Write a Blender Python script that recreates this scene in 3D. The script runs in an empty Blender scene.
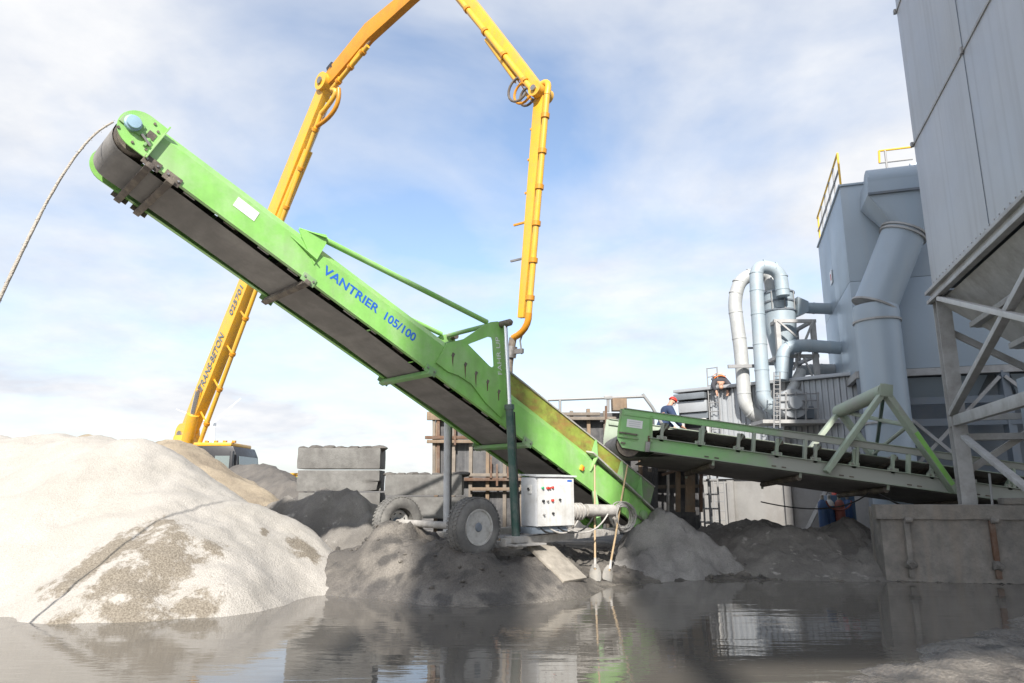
import bpy, bmesh, math, random
from mathutils import Vector as V, Matrix, noise
random.seed(7)
SC = bpy.context.scene
COL = SC.collection
# ------------------------------------------------------------------ camera
FPX, PITCH, CAMZ = 700.0, math.radians(12), 1.6
cd = bpy.data.cameras.new('camera'); cam = bpy.data.objects.new('camera', cd); COL.objects.link(cam)
cd.sensor_width = 36; cd.lens = FPX / 1024 * 36; cd.clip_start = .05; cd.clip_end = 9000
cam.location = (0, 0, CAMZ); cam.rotation_euler = (math.pi / 2 + PITCH, 0, 0)
SC.camera = cam
# ------------------------------------------------------------------ light
SUN_EL, SUN_AZ = math.radians(38), math.radians(185)      # azimuth clockwise from +Y
SUNV = V((math.sin(SUN_AZ) * math.cos(SUN_EL), math.cos(SUN_AZ) * math.cos(SUN_EL), math.sin(SUN_EL)))
sl = bpy.data.lights.new('sun', 'SUN'); sl.energy = 3.7; sl.angle = math.radians(.9); sl.color = (1, .955, .89)
so = bpy.data.objects.new('sun', sl); COL.objects.link(so); so.rotation_euler = SUNV.to_track_quat('Z', 'Y').to_euler()
so.location = (-4, -30, 26)
world = bpy.data.worlds.new('World'); SC.world = world; world.use_nodes = True
SC.view_settings.view_transform = 'Standard'; SC.view_settings.look = 'None'
SC.view_settings.exposure = 1.02; SC.view_settings.gamma = 1


def sky():
    nt = world.node_tree; nt.nodes.clear(); N = nt.nodes.new; K = nt.links.new
    out = N('ShaderNodeOutputWorld'); bg = N('ShaderNodeBackground'); K(bg.outputs[0], out.inputs[0])
    st = N('ShaderNodeTexSky'); st.sky_type = 'NISHITA'; st.sun_disc = False
    st.sun_elevation = SUN_EL; st.sun_rotation = SUN_AZ; st.air_density = 1.0; st.dust_density = 1.4; st.ozone_density = 1.2
    tc = N('ShaderNodeTexCoord'); sep = N('ShaderNodeSeparateXYZ'); K(tc.outputs['Generated'], sep.inputs[0])
    # project the view direction on a cloud deck
    mx = N('ShaderNodeMath'); mx.operation = 'MAXIMUM'; K(sep.outputs[2], mx.inputs[0]); mx.inputs[1].default_value = 0
    ad = N('ShaderNodeMath'); ad.operation = 'ADD'; K(mx.outputs[0], ad.inputs[0]); ad.inputs[1].default_value = .22
    dx = N('ShaderNodeMath'); dx.operation = 'DIVIDE'; K(sep.outputs[0], dx.inputs[0]); K(ad.outputs[0], dx.inputs[1])
    dy = N('ShaderNodeMath'); dy.operation = 'DIVIDE'; K(sep.outputs[1], dy.inputs[0]); K(ad.outputs[0], dy.inputs[1])
    cb = N('ShaderNodeCombineXYZ'); K(dx.outputs[0], cb.inputs[0]); K(dy.outputs[0], cb.inputs[1])
    mp = N('ShaderNodeMapping'); K(cb.outputs[0], mp.inputs[0]); mp.inputs['Location'].default_value = SKY_OFF
    n1 = N('ShaderNodeTexNoise'); n1.inputs['Scale'].default_value = 1.15; n1.inputs['Detail'].default_value = 6
    n1.inputs['Roughness'].default_value = .52; n1.inputs['Distortion'].default_value = .35; K(mp.outputs[0], n1.inputs['Vector'])
    r1 = N('ShaderNodeValToRGB'); r1.color_ramp.elements[0].position = .35; r1.color_ramp.elements[1].position = .61
    K(n1.outputs['Fac'], r1.inputs[0])
    n2 = N('ShaderNodeTexNoise'); n2.inputs['Scale'].default_value = 3.1; n2.inputs['Detail'].default_value = 7
    n2.inputs['Roughness'].default_value = .6; K(mp.outputs[0], n2.inputs['Vector'])
    cr = N('ShaderNodeValToRGB'); e = cr.color_ramp.elements
    e[0].position = .33; e[0].color = (.76, .80, .88, 1); e[1].position = .68; e[1].color = (1, 1, 1, 1); K(n2.outputs['Fac'], cr.inputs[0])
    cl = N('ShaderNodeVectorMath'); cl.operation = 'SCALE'; K(cr.outputs[0], cl.inputs[0]); cl.inputs['Scale'].default_value = CLOUD
    mf = N('ShaderNodeMath'); mf.operation = 'MULTIPLY'; K(r1.outputs[0], mf.inputs[0]); mf.inputs[1].default_value = .93
    ma = N('ShaderNodeMath'); ma.operation = 'ADD'; K(mf.outputs[0], ma.inputs[0]); ma.inputs[1].default_value = .07
    hz = N('ShaderNodeMapRange'); hz.inputs[1].default_value = .0; hz.inputs[2].default_value = .34; hz.inputs[3].default_value = .75; hz.inputs[4].default_value = 0; K(mx.outputs[0], hz.inputs[0])
    h2 = N('ShaderNodeMath'); h2.operation = 'MAXIMUM'; K(ma.outputs[0], h2.inputs[0]); K(hz.outputs[0], h2.inputs[1]); ma = h2
    sk = N('ShaderNodeVectorMath'); sk.operation = 'SCALE'; K(st.outputs[0], sk.inputs[0]); sk.inputs['Scale'].default_value = SKYGAIN
    mix = N('ShaderNodeMix'); mix.data_type = 'RGBA'; K(ma.outputs[0], mix.inputs[0]); K(sk.outputs[0], mix.inputs[6]); K(cl.outputs[0], mix.inputs[7])
    K(mix.outputs[2], bg.inputs[0]); bg.inputs[1].default_value = .13


SKY_OFF = (1.5, 4.0, 0); CLOUD = 3.95; SKYGAIN = .95
sky()

# ------------------------------------------------------------------ pixel helpers (a pixel gives only a direction)
CAM = V((0, 0, CAMZ))


def ray(px, py):
    cx, cy = (px - 512) / FPX, (341.5 - py) / FPX
    return V((cx, math.cos(PITCH) - cy * math.sin(PITCH), math.sin(PITCH) + cy * math.cos(PITCH)))


def at(px, py, Y):
    r = ray(px, py); return CAM + r * (Y / r.y)


def onplane(px, py, p, n):
    r = ray(px, py); return CAM + r * ((V(p) - CAM).dot(n) / r.dot(n))


# ------------------------------------------------------------------ materials
MATS = {}


def mat(name, col, rough=.6, metal=0.0, var=.12, scale=3.0, bump=0.0, bscale=30.0, dirt=None, dscale=2.0, damt=.5,
        streak=None, samt=.4, spec=.5, sscale=(9, 9, .5), coat=0):
    """painted / mineral surface: base colour with tonal mottling, optional dirt patches and vertical streaks"""
    if name in MATS: return MATS[name]
    m = bpy.data.materials.new(name); m.use_nodes = True; nt = m.node_tree; N = nt.nodes.new; K = nt.links.new
    b = nt.nodes['Principled BSDF']; b.inputs['Metallic'].default_value = metal
    b.inputs['Specular IOR Level'].default_value = spec
    if coat: b.inputs['Coat Weight'].default_value = coat
    tc = N('ShaderNodeTexCoord'); geo = N('ShaderNodeNewGeometry'); vec = geo.outputs['Position']
    n = N('ShaderNodeTexNoise'); n.inputs['Scale'].default_value = scale; n.inputs['Detail'].default_value = 8; n.inputs['Roughness'].default_value = .65; K(vec, n.inputs['Vector'])
    mr = N('ShaderNodeMapRange'); mr.inputs[1].default_value = .3; mr.inputs[2].default_value = .7; mr.inputs[3].default_value = 1 - var; mr.inputs[4].default_value = 1 + var
    K(n.outputs['Fac'], mr.inputs[0])
    base = N('ShaderNodeVectorMath'); base.operation = 'SCALE'; base.inputs[0].default_value = col; K(mr.outputs[0], base.inputs['Scale'])
    cur = base.outputs[0]; rfac = None

    def over(c, fac, a):
        nonlocal cur
        mu = N('ShaderNodeMath'); mu.operation = 'MULTIPLY'; K(fac, mu.inputs[0]); mu.inputs[1].default_value = a
        mi = N('ShaderNodeMix'); mi.data_type = 'RGBA'; K(mu.outputs[0], mi.inputs[0]); K(cur, mi.inputs[6]); mi.inputs[7].default_value = (*c, 1)
        cur = mi.outputs[2]; return mu.outputs[0]
    if dirt:
        d = N('ShaderNodeTexNoise'); d.inputs['Scale'].default_value = dscale; d.inputs['Detail'].default_value = 9; d.inputs['Roughness'].default_value = .7; K(vec, d.inputs['Vector'])
        dr = N('ShaderNodeValToRGB'); dr.color_ramp.elements[0].position = .45; dr.color_ramp.elements[1].position = .66; K(d.outputs['Fac'], dr.inputs[0])
        rfac = over(dirt, dr.outputs[0], damt)
    if streak:
        mp = N('ShaderNodeMapping'); mp.inputs['Scale'].default_value = sscale; K(vec, mp.inputs[0])
        s = N('ShaderNodeTexNoise'); s.inputs['Scale'].default_value = 1; s.inputs['Detail'].default_value = 6; K(mp.outputs[0], s.inputs['Vector'])
        sr = N('ShaderNodeValToRGB'); sr.color_ramp.elements[0].position = .48; sr.color_ramp.elements[1].position = .72; K(s.outputs['Fac'], sr.inputs[0])
        over(streak, sr.outputs[0], samt)
    K(cur, b.inputs['Base Color'])
    rr = N('ShaderNodeMapRange'); rr.inputs[1].default_value = .3; rr.inputs[2].default_value = .7
    rr.inputs[3].default_value = max(.02, rough - .1); rr.inputs[4].default_value = min(1, rough + .12); K(n.outputs['Fac'], rr.inputs[0]); K(rr.outputs[0], b.inputs['Roughness'])
    if bump:
        bn = N('ShaderNodeTexNoise'); bn.inputs['Scale'].default_value = bscale; bn.inputs['Detail'].default_value = 8; bn.inputs['Roughness'].default_value = .65; K(vec, bn.inputs['Vector'])
        bp = N('ShaderNodeBump'); bp.inputs['Strength'].default_value = bump; bp.inputs['Distance'].default_value = .02; K(bn.outputs['Fac'], bp.inputs['Height']); K(bp.outputs[0], b.inputs['Normal'])
    MATS[name] = m; return m


DUST = (.36, .33, .29)
GREEN = mat('green_paint', (.25, .545, .125), .42, 0, .13, 2.5, .05, 60, dirt=(.42, .55, .33), dscale=1.7, damt=.5, streak=(.2, .3, .12), samt=.3, sscale=(5, 5, 1.2), coat=.15)
GREEN_D = mat('dusty_green_paint', (.2, .4, .14), .6, 0, .15, 3, .1, 60, dirt=(.30, .29, .25), dscale=2.2, damt=.75)
GREEN_G = mat('faded_green_paint', (.33, .39, .3), .6, 0, .12, 3, .1, 60, dirt=(.33, .32, .29), dscale=1.6, damt=.7)
GREENRUST = mat('rusted_green_plate', (.3, .36, .06), .6, 0, .2, 4, .25, 40, dirt=(.15, .085, .03), dscale=2.2, damt=.95, streak=(.33, .19, .06), samt=.85, sscale=(3, 3, 9))
DKGREEN = mat('dark_green_paint', (.035, .09, .07), .45, 0, .15, 4, .1, 60, dirt=(.2, .2, .19), dscale=3, damt=.6)
BELT = mat('rubber_belt', (.22, .208, .195), .75, 0, .2, 2, .15, 80, dirt=(.33, .31, .285), dscale=1.1, damt=.8, streak=(.12, .113, .106), samt=.5, sscale=(1, 1, 9))
RUBBER = mat('tyre_rubber', (.13, .125, .117), .9, 0, .25, 8, .3, 90, dirt=(.24, .23, .21), dscale=2.5, damt=.8)
CHROME = mat('chrome_rod', (.75, .75, .76), .18, 1, .05)
STEEL = mat('bare_steel', (.33, .32, .31), .45, .8, .2, 5, .1, 60, dirt=(.25, .2, .15), dscale=3, damt=.6)
BRACK = mat('muddy_steel', (.12, .1, .085), .7, .2, .25, 6, .3, 60, dirt=(.3, .26, .2), dscale=5, damt=.7)
BLADE = mat('shovel_steel', (.24, .23, .21), .7, .3, .2, 8, .2, 60, dirt=(.34, .31, .27), dscale=9, damt=.7)
SLAB = mat('sandy_slab', (.34, .305, .255), .9, 0, .2, 5, .5, 40, dirt=(.2, .18, .15), dscale=4, damt=.8)
RIMG = mat('rim_grey', (.5, .49, .46), .6, 0, .15, 6, .2, 60, dirt=(.26, .24, .21), dscale=6, damt=.8)
BLACK = mat('black_rubber', (.02, .02, .02), .6)
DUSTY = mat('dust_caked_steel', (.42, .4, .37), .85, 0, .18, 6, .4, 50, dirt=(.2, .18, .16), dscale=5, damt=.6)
CABW = mat('cabinet_white', (.66, .66, .64), .45, 0, .06, 4, .04, 60, dirt=(.42, .39, .34), dscale=3.5, damt=.55, streak=(.36, .33, .28), samt=.35, sscale=(14, 14, .8))
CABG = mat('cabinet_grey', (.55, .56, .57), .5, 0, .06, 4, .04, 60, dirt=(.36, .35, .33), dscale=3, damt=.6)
BLUEP = mat('blue_paint', (.02, .12, .5), .4)
HUBBLUE = mat('light_blue_hub', (.3, .45, .55), .45, .1, .1)
WHITEP = mat('white_paint', (.78, .78, .77), .4, 0, .04)
YEL = mat('yellow_paint', (.74, .40, .03), .35, 0, .06, 2, .03, 40, dirt=(.5, .3, .09), dscale=3, damt=.5, streak=(.45, .3, .13), samt=.35, coat=.1)
ORANGE = mat('orange_paint', (.62, .26, .015), .4, 0, .1, 2, dirt=(.3, .13, .03), dscale=2, damt=.5)
TXTG = mat('slate_lettering', (.1, .15, .19), .5)
REDP = mat('red_paint', (.55, .04, .025), .45)
GREENBTN = mat('green_button', (.03, .35, .15), .4)
WOOD = mat('timber', (.23, .165, .11), .8, 0, .25, 5, .3, 50, dirt=(.2, .17, .14), dscale=3, damt=.7, streak=(.14, .09, .06), samt=.5, sscale=(20, 20, 1.5))
WOODG = mat('weathered_timber', (.23, .195, .16), .85, 0, .25, 5, .3, 50, dirt=(.16, .14, .12), dscale=3, damt=.7)
HANDLE = mat('ash_handle', (.4, .29, .17), .6, 0, .15, 6)
FORM = mat('dark_form_panel', (.055, .055, .06), .55, 0, .2, 2, .1, 40, dirt=(.2, .19, .18), dscale=2.4, damt=.55, streak=(.2, .2, .2), samt=.5, sscale=(8, 8, .7))
RUSTY = mat('rusty_steel', (.15, .085, .055), .8, .2, .3, 6, .3, 50, dirt=(.22, .18, .15), dscale=4, damt=.75)
CONC = mat('block_concrete', (.2, .194, .182), .9, 0, .15, 4, .5, 45, dirt=(.1, .095, .088), dscale=1.9, damt=.8, streak=(.13, .122, .115), samt=.5, sscale=(4, 4, .6))
CONC2 = mat('stained_concrete', (.235, .216, .192), .9, 0, .25, 4, 1.0, 16, dirt=(.15, .14, .13), dscale=2.6, damt=.85, streak=(.3, .25, .2), samt=.5, sscale=(5, 5, .4))
CONC3 = mat('plinth_concrete', (.28, .273, .26), .85, 0, .12, 2, .2, 45, dirt=(.2, .19, .18), dscale=1.5, damt=.6, streak=(.25, .23, .21), samt=.4, sscale=(3, 3, .35))
SILO = mat('silo_grey', (.48, .495, .52), .5, .1, .06, .8, .04, 30, dirt=(.41, .42, .44), dscale=.6, damt=.5, streak=(.36, .365, .375), samt=.6, sscale=(6, 6, .12))
SILOB = mat('silo_beam_grey', (.43, .425, .415), .55, .1, .1, 3, .05, 40, dirt=(.22, .2, .18), dscale=2, damt=.6)
BLUEG = mat('blue_grey_paint', (.38, .45, .515), .45, .1, .07, .7, .04, 30, dirt=(.33, .38, .43), dscale=.7, damt=.5, streak=(.4, .45, .49), samt=.6, sscale=(4, 4, .2))
BLUED = mat('blue_grey_frame', (.17, .2, .235), .6, .1, .12, 2, .05, 40, dirt=(.2, .2, .2), dscale=2, damt=.6)
DUCTW = mat('galvanised_duct', (.5, .51, .505), .52, .15, .08, 2, .03, 40, dirt=(.36, .36, .34), dscale=1.6, damt=.55)
DUCTB = mat('blue_duct', (.35, .42, .465), .52, .12, .08, 2, .03, 40, dirt=(.42, .43, .43), dscale=1.6, damt=.5)
CORR = mat('corrugated_sheet', (.42, .44, .46), .5, .2, .06, 1, .03, 40, dirt=(.3, .3, .3), dscale=1, damt=.5, streak=(.3, .3, .3), samt=.3, sscale=(4, 4, .3))
CANOPY = mat('canopy_grey', (.17, .19, .21), .55, .1, .1)
GLASS = mat('tinted_glass', (.16, .2, .2), .06, 0, .05, spec=1)
CABBLK = mat('cab_black', (.03, .03, .033), .45, 0, .1)
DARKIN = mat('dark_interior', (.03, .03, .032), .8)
SKIN = mat('skin', (.5, .29, .2), .6)
NAVY = mat('navy_workwear', (.03, .05, .11), .85, 0, .15, 8)
DARKCL = mat('charcoal_workwear', (.05, .05, .06), .85, 0, .15, 8)
HIVIS = mat('hi_vis_orange', (.8, .2, .03), .7)
REFL = mat('reflective_tape', (.6, .6, .55), .4)
RAILY = mat('yellow_rail', (.75, .45, .04), .5)
RAILG = mat('rail_grey', (.3, .3, .3), .6, .3)
TURB = mat('turbine_white', (.8, .82, .84), .5)


def sandmat(name, c1, c2, sc, lo, hi, grain=90, bump=.6, c3=None, aniso=None, rough=.95, c3at=(.62, .72)):
    """loose material: two tones in shaped patches, fine grain and pebbly relief"""
    m = bpy.data.materials.new(name); m.use_nodes = True; nt = m.node_tree; N = nt.nodes.new; K = nt.links.new
    b = nt.nodes['Principled BSDF']; b.inputs['Roughness'].default_value = rough; b.inputs['Specular IOR Level'].default_value = .25
    geo = N('ShaderNodeNewGeometry'); mp = N('ShaderNodeMapping'); K(geo.outputs['Position'], mp.inputs[0])
    if aniso: mp.inputs['Rotation'].default_value = aniso[0]; mp.inputs['Scale'].default_value = aniso[1]
    n = N('ShaderNodeTexNoise'); n.inputs['Scale'].default_value = sc; n.inputs['Detail'].default_value = 10; n.inputs['Roughness'].default_value = .62; n.inputs['Distortion'].default_value = .3; K(mp.outputs[0], n.inputs['Vector'])
    r = N('ShaderNodeValToRGB'); r.color_ramp.elements[0].position = lo; r.color_ramp.elements[1].position = hi
    r.color_ramp.elements[0].color = (*c1, 1); r.color_ramp.elements[1].color = (*c2, 1); K(n.outputs['Fac'], r.inputs[0]); cur = r.outputs[0]
    if c3:
        n3 = N('ShaderNodeTexNoise'); n3.inputs['Scale'].default_value = sc * 2.3; n3.inputs['Detail'].default_value = 8; K(geo.outputs['Position'], n3.inputs['Vector'])
        r3 = N('ShaderNodeValToRGB'); r3.color_ramp.elements[0].position = c3at[0]; r3.color_ramp.elements[1].position = c3at[1]; K(n3.outputs['Fac'], r3.inputs[0])
        mi = N('ShaderNodeMix'); mi.data_type = 'RGBA'; K(r3.outputs[0], mi.inputs[0]); K(cur, mi.inputs[6]); mi.inputs[7].default_value = (*c3, 1); cur = mi.outputs[2]
    g = N('ShaderNodeTexNoise'); g.inputs['Scale'].default_value = grain; g.inputs['Detail'].default_value = 3; K(geo.outputs['Position'], g.inputs['Vector'])
    gm = N('ShaderNodeMapRange'); gm.inputs[1].default_value = .3; gm.inputs[2].default_value = .7; gm.inputs[3].default_value = .78; gm.inputs[4].default_value = 1.2; K(g.outputs['Fac'], gm.inputs[0])
    sc_ = N('ShaderNodeVectorMath'); sc_.operation = 'SCALE'; K(cur, sc_.inputs[0]); K(gm.outputs[0], sc_.inputs['Scale']); K(sc_.outputs[0], b.inputs['Base Color'])
    vo = N('ShaderNodeTexVoronoi'); vo.inputs['Scale'].default_value = grain * .55; K(geo.outputs['Position'], vo.inputs['Vector'])
    bn = N('ShaderNodeTexNoise'); bn.inputs['Scale'].default_value = 9; bn.inputs['Detail'].default_value = 9; bn.inputs['Roughness'].default_value = .7; K(geo.outputs['Position'], bn.inputs['Vector'])
    ad = N('ShaderNodeMath'); ad.operation = 'MULTIPLY_ADD'; K(vo.outputs['Distance'], ad.inputs[0]); ad.inputs[1].default_value = -.35; K(bn.outputs['Fac'], ad.inputs[2])
    bp = N('ShaderNodeBump'); bp.inputs['Strength'].default_value = bump; bp.inputs['Distance'].default_value = .05; K(ad.outputs[0], bp.inputs['Height']); K(bp.outputs[0], b.inputs['Normal'])
    MATS[name] = m; return m, b, nt, cur


SANDB = sandmat('brown_sand', (.36, .3, .22), (.2, .165, .125), 1.3, .4, .7)[0]
SANDP = sandmat('pale_sand', (.44, .4, .345), (.38, .345, .295), 1.3, .4, .7)[0]
SANDG = sandmat('grey_sand', (.3, .285, .265), (.17, .16, .15), 1.6, .38, .68)[0]
SOIL = sandmat('dark_soil', (.15, .139, .126), (.22, .205, .185), 1.8, .4, .66, c3=(.36, .34, .31), c3at=(.62, .7))[0]
SOILB = sandmat('brown_black_soil', (.11, .102, .094), (.17, .155, .138), 1.5, .4, .66)[0]


def white_sand():
    """pale sand with run-out tongues of coarse brown gravel that start from chosen places on the slope"""
    m, b, nt, _ = sandmat('white_sand', (.40, .375, .34), (.35, .327, .292), 1.2, .4, .7, grain=70, bump=.5); N = nt.nodes.new; K = nt.links.new
    geo = N('ShaderNodeNewGeometry')
    n = N('ShaderNodeTexNoise'); n.inputs['Scale'].default_value = 2.2; n.inputs['Detail'].default_value = 10; n.inputs['Roughness'].default_value = .75; K(geo.outputs['Position'], n.inputs['Vector'])
    tot = None
    for (a, q, rad) in GRAVEL:
        # distance to the tongue's centre line a->q
        a = V(a); q = V(q); ab = q - a; L2 = ab.length_squared
        s = N('ShaderNodeVectorMath'); s.operation = 'SUBTRACT'; K(geo.outputs['Position'], s.inputs[0]); s.inputs[1].default_value = a
        d = N('ShaderNodeVectorMath'); d.operation = 'DOT_PRODUCT'; K(s.outputs[0], d.inputs[0]); d.inputs[1].default_value = ab / L2
        c = N('ShaderNodeClamp'); K(d.outputs['Value'], c.inputs[0])
        pr = N('ShaderNodeVectorMath'); pr.operation = 'SCALE'; pr.inputs[0].default_value = ab; K(c.outputs[0], pr.inputs['Scale'])
        di = N('ShaderNodeVectorMath'); di.operation = 'DISTANCE'; K(s.outputs[0], di.inputs[0]); K(pr.outputs[0], di.inputs[1])
        mm = N('ShaderNodeMath'); mm.operation = 'MULTIPLY_ADD'; K(di.outputs['Value'], mm.inputs[0]); mm.inputs[1].default_value = -.32 / rad; mm.inputs[2].default_value = .32
        if tot is None: tot = mm.outputs[0]
        else:
            x = N('ShaderNodeMath'); x.operation = 'SMOOTH_MAX'; K(tot, x.inputs[0]); K(mm.outputs[0], x.inputs[1]); x.inputs[2].default_value = .08; tot = x.outputs[0]
    am = N('ShaderNodeMath'); am.operation = 'MULTIPLY_ADD'; K(n.outputs['Fac'], am.inputs[0]); am.inputs[1].default_value = 1.7; am.inputs[2].default_value = -.35
    ad = N('ShaderNodeMath'); ad.operation = 'ADD'; K(tot, ad.inputs[0]); K(am.outputs[0], ad.inputs[1])
    r = N('ShaderNodeMapRange'); r.inputs[1].default_value = .48; r.inputs[2].default_value = .62; K(ad.outputs[0], r.inputs[0])
    gr = N('ShaderNodeTexNoise'); gr.inputs['Scale'].default_value = 44; gr.inputs['Detail'].default_value = 5; K(geo.outputs['Position'], gr.inputs['Vector'])
    rc = N('ShaderNodeValToRGB'); rc.color_ramp.elements[0].position = .36; rc.color_ramp.elements[0].color = (.15, .128, .1, 1); rc.color_ramp.elements[1].position = .66; rc.color_ramp.elements[1].color = (.27, .238, .192, 1); K(gr.outputs['Fac'], rc.inputs[0])
    old = b.inputs['Base Color'].links[0].from_socket
    mi = N('ShaderNodeMix'); mi.data_type = 'RGBA'; K(r.outputs[0], mi.inputs[0]); K(old, mi.inputs[6]); K(rc.outputs[0], mi.inputs[7]); K(mi.outputs[2], b.inputs['Base Color'])
    return m


# ------------------------------------------------------------------ mesh builder
def root_of(o):
    while o.parent: o = o.parent
    return o


class MB:
    def __init__(s): s.v = []; s.f = []

    def quad(s, *p):
        n = len(s.v); s.v += [V(q) for q in p]; s.f.append(tuple(range(n, n + len(p)))); return s

    def box(s, c, size, ax=None):
        c = V(c); X, Y, Z = ax or (V((1, 0, 0)), V((0, 1, 0)), V((0, 0, 1))); a, b, d = [t / 2 for t in size]; n = len(s.v)
        for k in (-1, 1):
            for j in (-1, 1):
                for i in (-1, 1): s.v.append(c + X * a * i + Y * b * j + Z * d * k)
        for q in ((0, 2, 3, 1), (4, 5, 7, 6), (0, 1, 5, 4), (2, 6, 7, 3), (0, 4, 6, 2), (1, 3, 7, 5)): s.f.append(tuple(n + i for i in q))
        return s

    def bar(s, p, q, w, h, up=(0, 0, 1)):
        p, q = V(p), V(q); z = (q - p); L = z.length; z.normalize(); x = z.cross(V(up))
        if x.length < 1e-4: x = z.cross(V((0, 1, 0)))
        x.normalize(); y = x.cross(z); return s.box((p + q) / 2, (w, h, L), (x, y, z))

    def tube(s, pts, r, n=12, cap=True):
        pts = [V(p) for p in pts]; rs = r if isinstance(r, (list, tuple)) else [r] * len(pts); b0 = len(s.v); prev = None
        for i, p in enumerate(pts):
            t = (pts[min(i + 1, len(pts) - 1)] - pts[max(i - 1, 0)]).normalized()
            if prev is None:
                x = t.cross(V((0, 0, 1)));  x = x if x.length > .05 else t.cross(V((0, 1, 0)))
            else: x = prev - t * prev.dot(t)
            x.normalize(); prev = x; y = t.cross(x)
            for k in range(n): a = 2 * math.pi * k / n; s.v.append(p + (x * math.cos(a) + y * math.sin(a)) * rs[i])
        for i in range(len(pts) - 1):
            for k in range(n): k2 = (k + 1) % n; s.f.append((b0 + i * n + k, b0 + i * n + k2, b0 + (i + 1) * n + k2, b0 + (i + 1) * n + k))
        if cap: s.f.append(tuple(b0 + k for k in reversed(range(n)))); s.f.append(tuple(b0 + (len(pts) - 1) * n + k for k in range(n)))
        return s

    def rev(s, p, axis, prof, n=32, closed=False):
        """lathe: prof = [(along, radius)]"""
        p = V(p); z = V(axis).normalized(); x = z.cross(V((0, 0, 1)));  x = x if x.length > .05 else z.cross(V((1, 0, 0))); x.normalize(); y = z.cross(x); b0 = len(s.v)
        for (a, r) in prof:
            for k in range(n): t = 2 * math.pi * k / n; s.v.append(p + z * a + (x * math.cos(t) + y * math.sin(t)) * r)
        m = len(prof)
        for i in range(m if closed else m - 1):
            i2 = (i + 1) % m
            for k in range(n): k2 = (k + 1) % n; s.f.append((b0 + i * n + k, b0 + i * n + k2, b0 + i2 * n + k2, b0 + i2 * n + k))
        if not closed: s.f.append(tuple(b0 + k for k in reversed(range(n)))); s.f.append(tuple(b0 + (m - 1) * n + k for k in range(n)))
        return s

    def prism(s, poly, ext):
        poly = [V(p) for p in poly]; e = V(ext); n = len(poly); b0 = len(s.v); s.v += poly + [p + e for p in poly]
        s.f.append(tuple(b0 + i for i in reversed(range(n)))); s.f.append(tuple(b0 + n + i for i in range(n)))
        for i in range(n): j = (i + 1) % n; s.f.append((b0 + i, b0 + j, b0 + n + j, b0 + n + i))
        return s

    def loft(s, rings, closed=True, caps=True):
        b0 = len(s.v); n = len(rings[0])
        for r in rings: s.v += [V(p) for p in r]
        for i in range(len(rings) - 1):
            for k in range(n if closed else n - 1): k2 = (k + 1) % n; s.f.append((b0 + i * n + k, b0 + i * n + k2, b0 + (i + 1) * n + k2, b0 + (i + 1) * n + k))
        if caps: s.f.append(tuple(b0 + k for k in reversed(range(n)))); s.f.append(tuple(b0 + (len(rings) - 1) * n + k for k in range(n)))
        return s

    def build(s, name, m, parent=None, loc=None, smooth=35, bev=0, kind=None, label=None):
        base = V(loc) if loc is not None else (root_of(parent).location.copy() if parent else V((0, 0, 0)))
        me = bpy.data.meshes.new(name); me.from_pydata([p - base for p in s.v], [], s.f); me.materials.append(m)
        bm = bmesh.new(); bm.from_mesh(me); bmesh.ops.recalc_face_normals(bm, faces=bm.faces)
        if bev: bmesh.ops.bevel(bm, geom=[e for e in bm.edges if len(e.link_faces) == 2 and e.calc_face_angle(0) > .6], offset=bev, segments=2, affect='EDGES', profile=.6, clamp_overlap=True)
        bm.to_mesh(me); bm.free()
        if smooth: me.shade_smooth(); me.set_sharp_from_angle(angle=math.radians(smooth))
        o = bpy.data.objects.new(name, me); COL.objects.link(o)
        if parent: o.parent = parent
        else: o.location = base
        if kind: o['kind'] = kind
        if label: o['label'] = label
        return o


def thing(name, label, cat, loc, group=None):
    o = bpy.data.objects.new(name, None); COL.objects.link(o); o.location = loc; o.empty_display_size = .3; return tag(o, label, cat, group)


def tag(o, label, cat, group=None):
    o['label'] = label; o['category'] = cat
    if group: o['group'] = group
    return o


def text(name, s, m, org, xd, yd, size, parent, depth=.002, width=None, bold=0):
    """lettering as a thin mesh: org = left baseline, xd reading direction, yd letter-up"""
    c = bpy.data.curves.new(name, 'FONT'); c.body = s; c.size = 1; c.extrude = 0; c.offset = bold
    t = bpy.data.objects.new(name, c); COL.objects.link(t); dg = bpy.context.evaluated_depsgraph_get()
    me = bpy.data.meshes.new_from_object(t.evaluated_get(dg)); bpy.data.objects.remove(t)
    xd, yd = V(xd).normalized(), V(yd).normalized(); zd = xd.cross(yd)
    w = max(v.co.x for v in me.vertices); k = size / .72; kx = width / w if width else k
    base = root_of(parent).location
    for v in me.vertices: v.co = V(org) + xd * v.co.x * kx + yd * v.co.y * k + zd * depth - base
    me.materials.clear(); me.materials.append(m); o = bpy.data.objects.new(name, me); COL.objects.link(o); o.parent = parent; return o


def lerp(a, b, t): return a + (b - a) * t


def interp(x, pts):
    if x <= pts[0][0]: return pts[0][1]
    for (a, b), (c, d) in zip(pts, pts[1:]):
        if x <= c: return b + (d - b) * (x - a) / (c - a)
    return pts[-1][1]


def sstep(a, b, x): t = max(0, min(1, (x - a) / (b - a))); return t * t * (3 - 2 * t)


def fbm(x, y, z=0, o=4): return noise.fractal(V((x, y, z)), 1.0, 2.0, o)


def arc(p0, p1, p2, n=6):
    """quadratic bend p0->p2 with corner p1"""
    p0, p1, p2 = V(p0), V(p1), V(p2); return [(1 - t) ** 2 * p0 + 2 * t * (1 - t) * p1 + t * t * p2 for t in [i / n for i in range(n + 1)]]


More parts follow.
